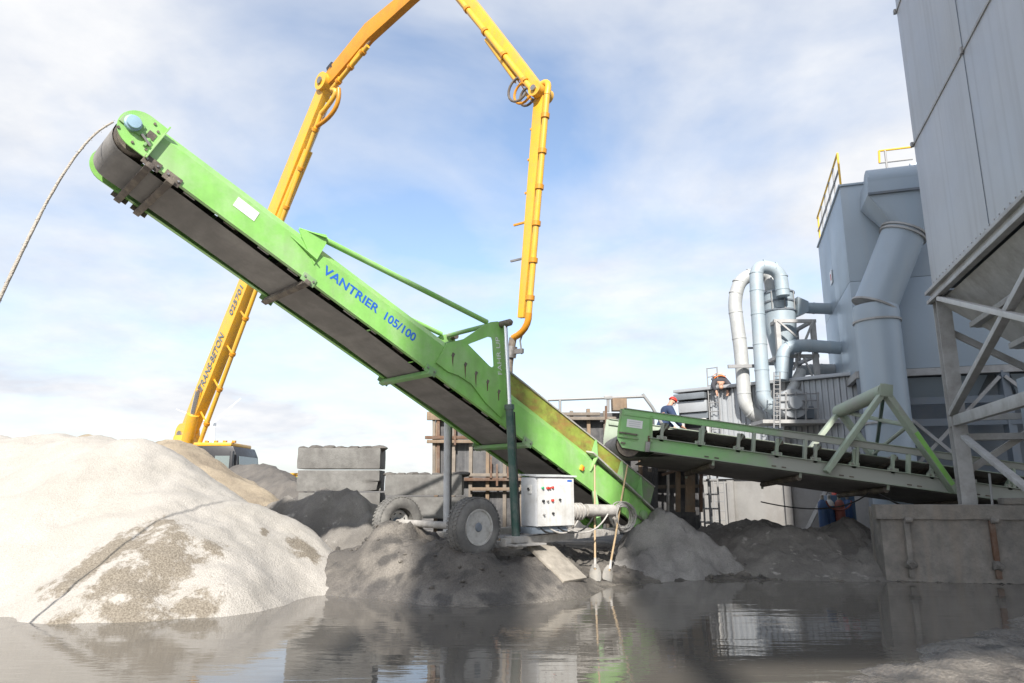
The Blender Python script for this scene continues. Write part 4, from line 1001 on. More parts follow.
# man in blue, bending over behind the feed conveyor, seen from behind and turned to the right
pz = 2.225
person('worker in dark blue clothes and red helmet bending over behind the feed conveyor', (at(661, 410, 18.1).x, 18.1, pz), math.radians(-75),
       dict(pelvis=(0, 0, .95), waist=(0, .06, 1.12), chest=(0, .16, 1.38), neck=(0, .25, 1.54), head=(0, .33, 1.62), crown=(0, .36, 1.73), shl=(-.19, .17, 1.42), shr=(.19, .17, 1.42), ell=(-.27, .26, 1.15), elr=(.27, .26, 1.15),
            wrl=(-.2, .45, .98), wrr=(.2, .45, .98), hal=(-.18, .52, .95), har=(.18, .52, .95), hil=(-.1, 0, .9), hir=(.1, 0, .9), knl=(-.12, .06, .5), knr=(.12, .03, .5), anl=(-.13, 0, .09), anr=(.13, -.03, .09), tol=(-.14, .15, .04), tor=(.14, .12, .04)),
       NAVY, NAVY, REDP)


# ================================================================== PUMP TRUCK WITH BOOM
def pump_truck():
    Y0 = 29.0; base = at(190, 462, Y0); base.z = .3
    R = thing('concrete_pump_truck', 'yellow concrete pump truck with its long jointed boom arched over the conveyor', 'truck', (base.x, Y0, .35))
    tip = at(515, 322, 17.4); b0 = at(188, 437, Y0); hd = V((tip.x - b0.x, tip.y - b0.y, 0)).normalized(); nn = hd.cross(V((0, 0, 1)))

    def B(px, py): return onplane(px, py, b0, nn)
    p0, p1 = B(187, 436), B(327, 84)
    bend = B(369, 33); ap = B(442, -30); p3 = B(541, 93); p4 = B(522, 318)

    def beam(pts, ws, hs, name, m=YEL, bev=.02):
        rings = []
        for i, p in enumerate(pts):
            t = (pts[min(i + 1, len(pts) - 1)] - pts[max(0, i - 1)]).normalized(); s = nn; u = s.cross(t).normalized(); w, h = ws[i] / 2, hs[i] / 2
            rings.append([p + s * w + u * h, p - s * w + u * h, p - s * w - u * h, p + s * w - u * h])
        return MB().loft(rings).build(name, m, R, smooth=20, bev=bev)
    # section 1
    s1 = beam([p0, lerp(p0, p1, .15), lerp(p0, p1, .55), lerp(p0, p1, .97), p1], [.42, .42, .38, .34, .34], [.7, .84, .74, .54, .46], 'boom_section')
    s2 = beam([p1, lerp(p1, bend, .2), bend, lerp(bend, ap, .6), ap], [.3, .3, .28, .26, .26], [.5, .66, .72, .55, .48], 'boom_section', ORANGE)
    s3 = beam([ap, lerp(ap, p3, .3), lerp(ap, p3, .8), p3], [.24, .24, .22, .2], [.5, .46, .36, .3], 'boom_section')
    s4 = beam([p3, lerp(p3, p4, .1), lerp(p3, p4, .6), p4], [.2, .2, .17, .15], [.3, .32, .26, .2], 'boom_section')
    # hinge knuckles
    for p, r, s in ((p1, .34, s1), (p3, .2, s3), (ap, .26, s2), (p0, .5, s1)):
        MB().rev(p - nn * .3, nn, [(0, r), (.6, r)], 20).build('knuckle', YEL, s)
        MB().rev(p - nn * .36, nn, [(0, r * .4), (.72, r * .4)], 14).build('hinge_pin', STEEL, s)

    # delivery pipe carried on brackets along every section
    def pipe(a, b, off, r, sec, n, off2=None):
        d = (b - a).normalized(); u = nn.cross(d).normalized()
        if (u.x) < 0: u = -u
        A, Bq = a + u * off + nn * .1, b + u * (off2 or off) + nn * .1
        pp = MB().tube([A, Bq], r, 12).build('delivery_pipe', YEL, sec)
        for k in range(n):
            t = (k + .6) / n; q = lerp(a, b, t); MB().bar(q, lerp(A, Bq, t), .05, .05).build('pipe_bracket', YEL, sec)
            c = lerp(A, Bq, t); MB().tube([c - d * .06, c + d * .06], r * 1.45, 12).build('pipe_coupling', ORANGE, sec)
        return A, Bq
    a1, b1 = pipe(lerp(p0, p1, .03), lerp(p0, p1, .93), 1.35, .085, s1, 9, .6)
    a2, b2 = pipe(lerp(p1, bend, .1), lerp(p1, bend, .95), .62, .085, s2, 3)
    a3, b3 = pipe(lerp(ap, p3, .05), lerp(ap, p3, .98), -.12, .085, s3, 5)
    a4, b4 = pipe(lerp(p3, p4, .03), lerp(p3, p4, .985), .3, .08, s4, 6)
    # pipe loops at the hinges
    d1 = (p1 - p0).normalized()
    MB().tube(arc(b1, b1 + d1 * .6 + V((.7, -.5, .1)), a2, 10), .09, 12).build('pipe_loop', YEL, s1)
    MB().tube(arc(b1 - d1 * .5, b1 - d1 * .1 + V((1.0, -.8, -.3)), b1 + d1 * .4 + V((.6, -.5, .3)), 10), .08, 12).build('pipe_loop', ORANGE, s1)
    MB().tube(arc(b3, p3 + V((.3, -.2, .5)), a4, 8), .085, 12).build('pipe_loop', YEL, s3)
    for k in range(3):
        c = p3 + V((-.42 - .06 * k, 0, -.05 + .06 * k)); pts = [c + (hd * math.cos(a) + V((0, 0, 1)) * math.sin(a)) * (.26 + .04 * k) + nn * (.1 * k - .1) for a in [math.pi * (.5 + 1.3 * j / 12) for j in range(13)]]
        MB().tube(pts, .035, 8).build('hydraulic_hose', ORANGE if k % 2 else BRACK, s3)
    # hydraulic cylinders
    tt0 = lambda px, py: (B(px, py) - p0).dot(d1) / (p1 - p0).length

    def cyl(a, b, r, sec, f=.6): c = lerp(a, b, f); o = MB().tube([a, c], r, 14).build('boom_cylinder', YEL, sec); MB().tube([c, b], r * .55, 12).build('cylinder_rod', CHROME, o)
    u1 = nn.cross(d1).normalized(); u1 = u1 if u1.x > 0 else -u1
    cyl(lerp(p0, p1, .52) + u1 * .45, lerp(p0, p1, .96) + u1 * .6, .17, s1, .72)
    cyl(lerp(p0, p1, -.03) + u1 * .5 + nn * .1, lerp(p0, p1, tt0(206, 392)) + u1 * .12 + nn * .3, .24, s1, .62)
    ub = nn.cross((bend - p1).normalized()).normalized(); ub = ub if ub.x > 0 else -ub
    cyl(lerp(p1, bend, .5) + ub * .45, bend + ub * .32 + V((.1, -.1, .1)), .1, s2, .55)
    m3 = lerp(ap, p3, .56); u3 = nn.cross((p3 - ap).normalized()).normalized(); u3 = u3 if u3.z < 0 else -u3
    cyl(m3 + u3 * .25, p3 + V((-.36, .3, .12)), .085, s3, .75)
    MB().bar(m3, m3 + u3 * .3, .14, .1).build('cylinder_lug', YEL, s3)
    MB().bar(p3 + V((-.36, .3, .12)), p3 + V((-.1, .08, -.3)), .1, .07).build('hinge_link', YEL, s3)
    MB().box(lerp(p1, bend, .18) - ub * .33, (.3, .3, .35), (nn, ub, nn.cross(ub))).build('valve_block', CABBLK, s2, bev=.03)
    # clamps with short stubs on the last section
    for f in (.16, .3, .45, .58, .74):
        q = lerp(p3, p4, f); MB().bar(q, q - V((.42 if f > .5 else .2, -.3 if f > .5 else -.1, 0)), .05, .05).build('hose_hook', ORANGE if f < .7 else STEEL, s4)
    # end hose
    e0 = b4; e1 = B(513, 338); e2 = B(509, 366); e3 = B(508, 410)
    eh = MB().tube(arc(e0, e0 + V((0, 0, -.45)), e1, 6) , .085, 12).build('end_elbow', ORANGE, R)
    MB().tube([e1, lerp(e1, e2, .5), e2, e3], [.1, .09, .1, .1], 12).build('end_hose', BRACK, eh)
    MB().tube([lerp(e1, e2, .3), lerp(e1, e2, .7)], .15, 12).build('hose_coupling', STEEL, eh)
    MB().bar(lerp(e1, e2, .5), lerp(e1, e2, .5) + V((.3, -.25, -.02)), .08, .12).build('coupling_lever', STEEL, eh)
    MB().tube([lerp(e0, e1, .4) + V((.1, -.08, 0)), e1 + V((.18, -.14, -.1)), e1 + V((.22, -.18, -.45))], .025, 6).build('safety_chain', STEEL, eh)
    # lettering on the first section
    dt = (p1 - p0).normalized(); up_ = nn.cross(dt); face = nn if nn.y < 0 else -nn
    yd = face.cross(dt)
    tt = lambda px, py: (B(px, py) - p0).dot(d1) / (p1 - p0).length
    lo = lerp(p0, p1, tt(201, 384)) + face * .232 - yd * .22
    text('lettering', 'TRANS-BETON', TXTG, lo, dt, yd, .4, s1, width=(p1 - p0).length * (tt(222, 328) - tt(201, 384)), depth=.004, bold=.015)
    lo2 = lerp(p0, p1, tt(230, 309)) + face * .225 - yd * .2
    text('lettering', '025701', TXTG, lo2, dt, yd, .32, s1, width=(p1 - p0).length * (tt(241, 281) - tt(230, 309)), depth=.004, bold=.015)
    MB().box(lerp(p0, p1, tt(206, 391)) + face * .222, (.45, .02, .14), (yd, face, dt)).build('slot_plate', RUSTY, s1)
    # turret, deck, cab
    MB().rev((p0.x, p0.y, 1.4), (0, 0, 1), [(0, .9), (1.1, .8), (1.9, .55), (p0.z - 1.4, .5)], 24).build('turret', YEL, R)
    cx = at(229, 456, Y0 - 1.2); Yc = Y0 - 1.2; zt = at(229, 446, Yc).z
    xl, xr = at(196, 456, Yc).x, at(237, 456, Yc).x
    cab = MB().loft([[(x, y, z) for x, y in ((xl, Yc), (xr + dx, Yc), (xr + dx, Yc + 2.4), (xl, Yc + 2.4))] for z, dx in ((1.0, .12), (1.9, .12), (zt - .35, -.02), (zt, -.18))]).build('cab', CABBLK, R, bev=.05)
    MB().prism([(xl + .75, Yc - .012, 1.95), (xr - .02, Yc - .012, 1.95), (xr - .13, Yc - .012, zt - .38), (xl + .75, Yc - .012, zt - .38)], (0, .02, 0)).build('side_window', GLASS, cab)
    MB().prism([(xr + .125, Yc + .15, 1.95), (xr + .125, Yc + 2.25, 1.95), (xr + .0, Yc + 2.2, zt - .38), (xr + .0, Yc + .2, zt - .38)], (.015, 0, 0)).build('windscreen', GLASS, cab)
    MB().bar((xr - .1, Yc - .25, zt - .2), (xr - .1, Yc - .25, 2.0), .12, .2).build('wing_mirror', CABBLK, cab, bev=.03)
    MB().box(((xl + xr) / 2 - .25, Yc + 1.2, zt + .08), (1.5, 2.2, .14), None).build('roof_visor', YEL, cab, bev=.04)
    for k in range(4): MB().box((xl + .25 + k * .36, Yc + .3, zt + .19), (.14, .14, .09), None).build('beacon', ORANGE, cab, bev=.02)
    MB().box((xl - 4.2, Yc + 1.25, 1.25), (8.4, 2.3, .5), None).build('chassis', YEL, R, bev=.03)
    for x in (xr - .9, xl - 1.2, xl - 5.4, xl - 6.7):
        for y in (Yc + .15, Yc + 2.25):
            w = MB().rev((x, y - .14, .85), (0, 1, 0), [(0, .28), (.01, .48), (.27, .48), (.28, .28)], 24).build('wheel', RUBBER, R); MB().rev((x, y - .15, .85), (0, 1, 0), [(0, .1), (.02, .26), (.28, .26), (.3, .1)], 16).build('rim', DUSTY, w)
    for x in (xr + .0, xl - 6.5):
        o = MB().bar((x, Yc, 1.2), (x + (.8 if x > xl else -.8), Yc - 2.2, 1.1), .22, .3).build('outrigger', YEL, R, bev=.02)
        MB().rev((x + (.8 if x > xl else -.8), Yc - 2.2, .32), (0, 0, 1), [(0, .25), (.08, .25), (.1, .08), (.9, .08)], 16).build('outrigger_foot', YEL, o)


pump_truck()


def yellow_skip():
    Y = 33; a, b = at(274, 474, Y), at(297, 482, Y); R = thing('yellow_container', 'small yellow container with green marks behind the dark bank', 'container', ((a.x + b.x) / 2, Y, .3))
    MB().loft([[(a.x - .1 + k, Y, z), (b.x + .1 - k, Y, z), (b.x + .1 - k, Y + 1.4, z), (a.x - .1 + k, Y + 1.4, z)] for z, k in ((.32, .25), (a.z, 0))]).build('tub', YEL, R, bev=.02)
    MB().bar((a.x - .15, Y, a.z), (b.x + .15, Y, a.z), .09, .09).build('rim', YEL, R)
    for k in range(3): MB().box((a.x + .35 + k * .32, Y - .012, a.z - .22), (.2, .01, .17), None).build('green_mark', GREENBTN, R)


yellow_skip()


def turbine():
    Y = 900.; hub = at(213, 424, Y); R = thing('wind_turbine', 'white three bladed wind turbine far behind the pump truck', 'wind turbine', (hub.x + 6, Y, .35))
    gx = at(219, 444, Y).x
    MB().tube([(hub.x + 7, Y, .35), (hub.x + 6, Y, 30), (hub.x + .5, Y, hub.z)], [2.6, 2.4, 1.6], 16).build('tower', TURB, R)
    n = MB().loft([[(hub.x + x, Y + y, hub.z + z) for x, z in ((-1.8, -1.8), (1.8, -1.8), (1.8, 1.8), (-1.8, 1.8))] for y in (-3, 6)]).build('nacelle', TURB, R, bev=.3)
    r = MB().rev((hub.x, Y - 4.5, hub.z), (0, 1, 0), [(0, .4), (.8, 1.4), (2, 1.7)], 16).build('rotor_hub', TURB, R)
    for px, py in ((241, 398), (176, 409), (207, 461)):
        t = at(px, py, Y - 4); b = V((hub.x, Y - 4, hub.z)); d = (t - b); ln = d.length; d.normalize(); s = d.cross(V((0, 1, 0)))
        MB().loft([[b + d * ln * f + s * w * .5 + V((0, c, 0)), b + d * ln * f + s * w * .1 + V((0, -c, 0)), b + d * ln * f - s * w * .5, b + d * ln * f + s * w * .1 + V((0, 2 * c, 0))] for f, w, c in ((0, 2, .8), (.2, 3.6, .6), (.6, 2.2, .3), (1, .5, .1))]).build('blade', TURB, r)


turbine()


# ================================================================== RIGHT-HAND PLANT
E1 = V((.294, .956, 0)); E2 = V((.956, -.294, 0)); UPV = V((0, 0, 1))


def silo(R, c, z0, z1, le, we, seams, hz, zbot):
    """rectangular silo: c = back left corner on plan, le towards the camera along -E1, we along E2"""
    c = V((c.x, c.y, 0)); ks = [0] + seams + [le]; zs = [z0] + hz + [z1]

    def Q(k, e, z): return c - E1 * k + E2 * e + UPV * z
    for i in range(len(ks) - 1):
        for j in range(len(zs) - 1):
            g = .006; MB().box(Q((ks[i] + ks[i + 1]) / 2, .01, (zs[j] + zs[j + 1]) / 2), (ks[i + 1] - ks[i] - 2 * g, .02, zs[j + 1] - zs[j] - 2 * g), (E1, E2, UPV)).build('wall_panel', SILO, R, bev=.004)
            MB().box(Q((ks[i] + ks[i + 1]) / 2, we - .01, (zs[j] + zs[j + 1]) / 2), (ks[i + 1] - ks[i] - 2 * g, .02, zs[j + 1] - zs[j] - 2 * g), (E1, E2, UPV)).build('wall_panel', SILO, R)
    for k in (0.012, le - .012):
        MB().box(Q(k, we / 2, (z0 + z1) / 2), (.02, we - .06, z1 - z0), (E1, E2, UPV)).build('wall_panel', SILO, R)
    MB().box(Q(le / 2, we / 2, (z0 + z1) / 2), (le - .08, we - .08, z1 - z0 - .05), (E1, E2, UPV)).build('inner_shell', BLUED, R)
    # seam straps: horizontal strip and the bolt clusters where it crosses the vertical seams
    for z in hz:
        MB().bar(Q(-.01, -.012, z), Q(le, -.012, z), .02, .05).build('seam_strap', SILOB, R)
        for k in seams: MB().box(Q(k, -.03, z), (.09, .05, .12), (E1, E2, UPV)).build('seam_bolt_box', STEEL, R, bev=.01)
        MB().box(Q(.0, -.03, z), (.08, .07, .1), (E1, E2, UPV)).build('seam_bolt_box', STEEL, R, bev=.01)
    for k in seams: MB().bar(Q(k, -.004, z0 + .05), Q(k, -.004, z1), .02, .008, E2).build('seam_cover', BLUED, R)
    # bottom ring beam
    for dz, w, m in ((-.06, .16, SILOB), (-.25, .12, SILOB)):
        MB().bar(Q(-.08, -.06, z0 + dz), Q(le + .08, -.06, z0 + dz), w, .07).build('ring_beam', m, R, bev=.008)
        MB().bar(Q(-.04, -.06, z0 + dz - .001), Q(-.04, we + .06, z0 + dz - .001), w, .068).build('ring_beam', m, R, bev=.008)
    MB().box(Q(le / 2, -.045, z0 - .16), (le, .03, .16), (E1, E2, UPV)).build('ring_web', SILOB, R)
    for k in range(int(le / .22)): MB().rev(Q(.15 + k * .22, -.0, z0 + .13), -E2, [(0, .016), (.012, .016)], 6).build('bolt', SILOB, R)
    # hopper
    zt = z0 - .3; tc = Q(le / 2, we / 2 + .2, 0); ring = lambda f, z: [lerp(Q(k, e, 0), tc, f) + UPV * z for k, e in ((0, 0), (le, 0), (le, we), (0, we))]
    hp = MB().loft([ring(.02, zt), ring(.86, zbot)]).build('hopper', SILOB, R, smooth=20)
    for f in (.22, .42, .62):
        rg = ring(lerp(.02, .86, f), lerp(zt, zbot, f)); z = V((0, 0, 0))
        MB().bar(rg[0] - E2 * .05 + E1 * .05, rg[1] - E2 * .05 - E1 * .05, .14, .1).build('stiffener', SILOB, hp, bev=.006)
        MB().bar(rg[3] + E1 * .05, rg[0] + E1 * .05, .14, .1).build('stiffener', SILOB, hp, bev=.006)
    MB().box(tc + UPV * (zbot - .3), (.9, .8, .8), (E1, E2, UPV)).build('outlet', BLUEG, hp, bev=.02)
    for k, e in ((0, 0), (le, 0), (le, we), (0, we)):
        sx = 1 if e == 0 else -1; sk = 1 if k == 0 else -1
        p = Q(k - sk * -.1, e + sx * .1, 0); co = MB()
        for o_, s_ in (((0, -.12), (.26, .02)), ((0, .12), (.26, .02)), ((0, 0), (.02, .24))):
            co.box(p + E1 * o_[1] + E2 * o_[0] + UPV * ((z0 - .3) / 2 + .15), (s_[1], s_[0], z0 - .3), (E1, E2, UPV))
        co.build('column', SILOB, R)
        MB().box(p + UPV * .3, (.5, .5, .06), (E1, E2, UPV)).build('base_plate', SILOB, R)
    return Q


def right_silo():
    c = at(960, 500, 13.85); R = thing('storage_silo', 'tall grey panelled silo on steel columns with a tapering hopper', 'silo', (c.x, c.y, .2))
    z0 = at(928, 290, 13.85).z
    n = E2; P0 = V((c.x, c.y, 0))

    def K(px, py): q = onplane(px, py, P0, n); return -(q - P0).dot(E1), q.z
    k1 = K(975, 130)[0]; k2 = K(1018, 60)[0]; zs = K(911, 150)[1]
    seams = [k1, k1 * 2, k1 * 3, k1 * 4]; le = 6.1; seams = [s for s in seams if s < le - .3]
    Q = silo(R, c, z0, 14.2, le, 4.6, seams, [zs, zs + (zs - z0)], 2.6)
    # bracing in the plane of the left-hand columns

    def S(px, py, off=0): return onplane(px, py, P0 + E2 * (.05 + off), n)
    far = Q(le - .1, .05, 0)
    h = S(952, 422); MB().bar(h, V((far.x, far.y, h.z)), .12, .2).build('tie_beam', SILOB, R, bev=.006)
    a = S(952, 414, -.05); b = S(1022, 285, -.05); MB().bar(a, a + (b - a) * 1.25, .1, .13, E2).build('brace', SILOB, R, bev=.005)
    a = S(939, 298, -.1); b = S(1024, 318, -.1); MB().bar(a, a + (b - a) * 1.5, .09, .1, E2).build('brace', WHITEG, R, bev=.005)
    a = S(964, 437); b = S(1024, 486); MB().bar(a, a + (b - a) * 1.2, .08, .12, E2).build('brace', SILOB, R, bev=.005)
    # bracing of the back frame
    cb = P0 + E2 * .1
    for (z_, z2) in ((3.0, 3.0), (1.9, 4.8), (4.8, 1.9)):
        MB().bar(cb + UPV * z_, cb + E2 * 4.4 + UPV * z2, .09, .12).build('brace', SILOB, R, bev=.005)
    MB().box(Q(1.2, 1.6, 3.1), (1.4, 1.1, 1.1), (E1, E2, UPV)).build('feeder_box', BLUEG, R, bev=.02)
    MB().bar(Q(.2, .2, 2.6), Q(.2, 4.2, 2.6), .3, .12).build('walkway_beam', SILOB, R)


WHITEG = mat('pale_grey_paint', (.55, .54, .52), .5, 0, .1, 3, dirt=(.35, .33, .3), dscale=2, damt=.5)
right_silo()


def blue_house():
    """blue-grey filter house: box body on a dark frame with a wide outlet duct"""
    c = at(858, 360, 18.2); R = thing('filter_house', 'tall blue grey filter house on a dark steel frame', 'filter house', (c.x, c.y, .3))
    zt = at(846.5, 187, 18.2).z; zb = at(859, 371, 18.2).z; C0 = V((c.x, c.y, 0)); le, we = 5.2, 6.5

    def Q(k, e, z): return C0 + E1 * k + E2 * e + UPV * z
    zm = lerp(zb, zt, .47)
    for i in range(2):
        for z_a, z_b in ((zb, zm), (zm, zt)):
            MB().box(Q(le / 2 * (i + .5), .01, (z_a + z_b) / 2), (le / 2 - .012, .03, z_b - z_a - .012), (E1, E2, UPV)).build('wall_panel', BLUEG, R, bev=.005)
    for i in range(3):
        for z_a, z_b in ((zb, zm), (zm, zt)):
            MB().box(Q(.01, we / 3 * (i + .5), (z_a + z_b) / 2), (.03, we / 3 - .012, z_b - z_a - .012), (E1, E2, UPV)).build('wall_panel', BLUEG, R, bev=.005)
    MB().box(Q(le / 2, we / 2, (zb + zt) / 2), (le - .02, we - .02, zt - zb - .01), (E1, E2, UPV)).build('inner_shell', BLUED, R)
    MB().box(Q(le / 2, we / 2, zt + .03), (le + .1, we + .1, .06), (E1, E2, UPV)).build('roof', BLUEG, R, bev=.01)
    MB().box(Q(1.2, 3.2, zt + .35), (1.6, 2.6, .6), (E1, E2, UPV)).build('roof_box', BLUEG, R, bev=.02)
    sg = MB().box(Q(2.9, -.03, lerp(zb, zt, .66)), (.42, .01, .42), (E1, E2, UPV)).build('notice', WHITEP, R)
    MB().box(Q(2.9, -.037, lerp(zb, zt, .66)), (.16, .004, .2), (E1, E2, UPV)).build('notice_print', REDP, sg)
    # frame and skirt below the body
    for dz in (0, -.75, -1.3):
        MB().bar(Q(0, -.05, zb + dz - .1), Q(0, we, zb + dz - .1), .12, .18).build('frame_beam', SILOB if dz == 0 else BLUED, R)
        MB().bar(Q(.0, -.03, zb + dz - .1), Q(le, -.03, zb + dz - .1), .12, .18).build('frame_beam', SILOB if dz == 0 else BLUED, R)
    for k in (.05, le / 2, le):
        for e in (.05, we / 2, we - .05): MB().bar(Q(k, e, .2), Q(k, e, zb - .15), .2, .2).build('column', BLUED, R)
    MB().box(Q(.7, we / 2, (zb + 1.4) / 2 + .4), (.05, we - .3, zb - 1.2), (E1, E2, UPV)).build('screen_wall', BLUED, R)
    for e0 in (.1, we / 2):
        MB().bar(Q(-.02, e0, 1.2), Q(-.02, e0 + we / 2 - .2, zb - .3), .08, .08).build('cross_brace', SILOB, R); MB().bar(Q(-.06, e0, zb - .3), Q(-.06, e0 + we / 2 - .2, 1.2), .08, .08).build('cross_brace', SILOB, R)
    hp = MB()
    for e in (1.6, 4.9):
        t = [Q(k, e + x, zb - .2) for k, x in ((.3, -1.4), (.3, 1.4), (le - .3, 1.4), (le - .3, -1.4))]; b = [Q(k, e + x, 1.6) for k, x in ((2.3, -.3), (2.3, .3), (2.9, .3), (2.9, -.3))]
        MB().loft([t, b]).build('dust_hopper', BLUEG, R)
    # yellow handrails on the roof
    r = thing('roof_railing', 'yellow and grey railing along the left roof edge of the filter house', 'railing', Q(2.5, 0, zt + .06))
    for z, m in ((1.08, RAILY), (.6, RAILG)): MB().tube([Q(.15, .05, zt + z), Q(le, .05, zt + z)], .03, 8).build('rail', m, r)
    for k in range(6): MB().tube([Q(.15 + k * .97, .05, zt + .06), Q(.15 + k * .97, .05, zt + 1.08)], .03, 8).build('post', RAILY if k in (0, 5) else RAILG, r)
    r = thing('roof_railing', 'yellow topped railing beside the roof box of the filter house', 'railing', Q(.3, 3, zt + .06))
    za = zt + .5; pa = onplane(879, 151, Q(.6, 0, 0), E1); pb = onplane(912, 147, Q(.6, 0, 0), E1); pc = onplane(879.5, 163, Q(.6, 0, 0), E1)
    MB().tube([pa, pb], .03, 8).build('rail', RAILY, r); MB().tube([pa, pc], .03, 8).build('post', RAILY, r); MB().tube([pc, pc + (pb - pa)], .025, 8).build('rail', RAILG, r)
    pd = lerp(pa, pb, .18); MB().tube([pd, V((pd.x, pd.y, zt + .03))], .03, 8).build('post', RAILG, r)
    # big outlet duct: flat hood, slanting pipe, vertical pipe
    D = thing('outlet_duct', 'wide blue grey elbow duct running down the front of the filter house', 'duct', (c.x + .6, c.y - .9, 1))
    n = E1; off = C0 - E1 * .62

    def S(px, py): return onplane(px, py, off, n)
    h0, h1, h2, h3 = S(863, 184), S(922, 175), S(921, 212), S(888, 218)
    pA, pB, pC, pD = S(904, 232), S(875, 306), S(877, 322), S(885, 452)
    dd = (pB - pA).normalized(); sx = dd.cross(E1).normalized(); ri = .52
    ringA = [pA + (sx * math.cos(t) + E1 * math.sin(t)) * ri for t in [2 * math.pi * k / 24 for k in range(24)]]

    def rect(a, b, dpt):
        pts = []
        for k in range(24):
            t = 2 * math.pi * k / 24; x, y = math.cos(t), math.sin(t); m = max(abs(x), abs(y)); x, y = x / m, y / m
            pts.append((a + b) / 2 + (b - a) / 2 * (x * (1 if sx.dot(b - a) > 0 else -1)) + E1 * y * dpt)
        return pts
    hd = MB().loft([rect(S(864, 185), S(924, 177), .5), rect(S(864, 203), S(926, 196), .56), ringA]).build('hood', BLUEG, D, smooth=30)
    cyl = MB().tube([S(866, 188) - E1 * .1, S(930, 181) - E1 * .1], .42, 20).build('hood_roll', BLUEG, hd)
    MB().bar(S(864, 203) - E1 * .6, S(928, 196) - E1 * .6, .06, .06).build('hood_flange', BLUED, hd)
    MB().tube([pA, pB], ri, 28).build('slant_pipe', BLUEG, D)
    MB().tube([pB, lerp(pB, pC, .5), pC], [ri, ri * 1.06, ri * 1.02], 28).build('elbow', BLUEG, D)
    MB().tube([pC, V((pC.x, pC.y, .6))], ri * 1.02, 28).build('drop_pipe', BLUEG, D)
    for p, d_ in ((pA, dd), (lerp(pA, pB, .05), dd), (pB, dd), (pC, V((0, 0, -1))), (V((pC.x, pC.y, pC.z - 2.6)), V((0, 0, -1)))):
        MB().rev(p - d_ * .025, d_, [(0, ri), (0, ri * 1.1), (.05, ri * 1.1), (.05, ri)], 28).build('flange_ring', SILOB, D)


blue_house()


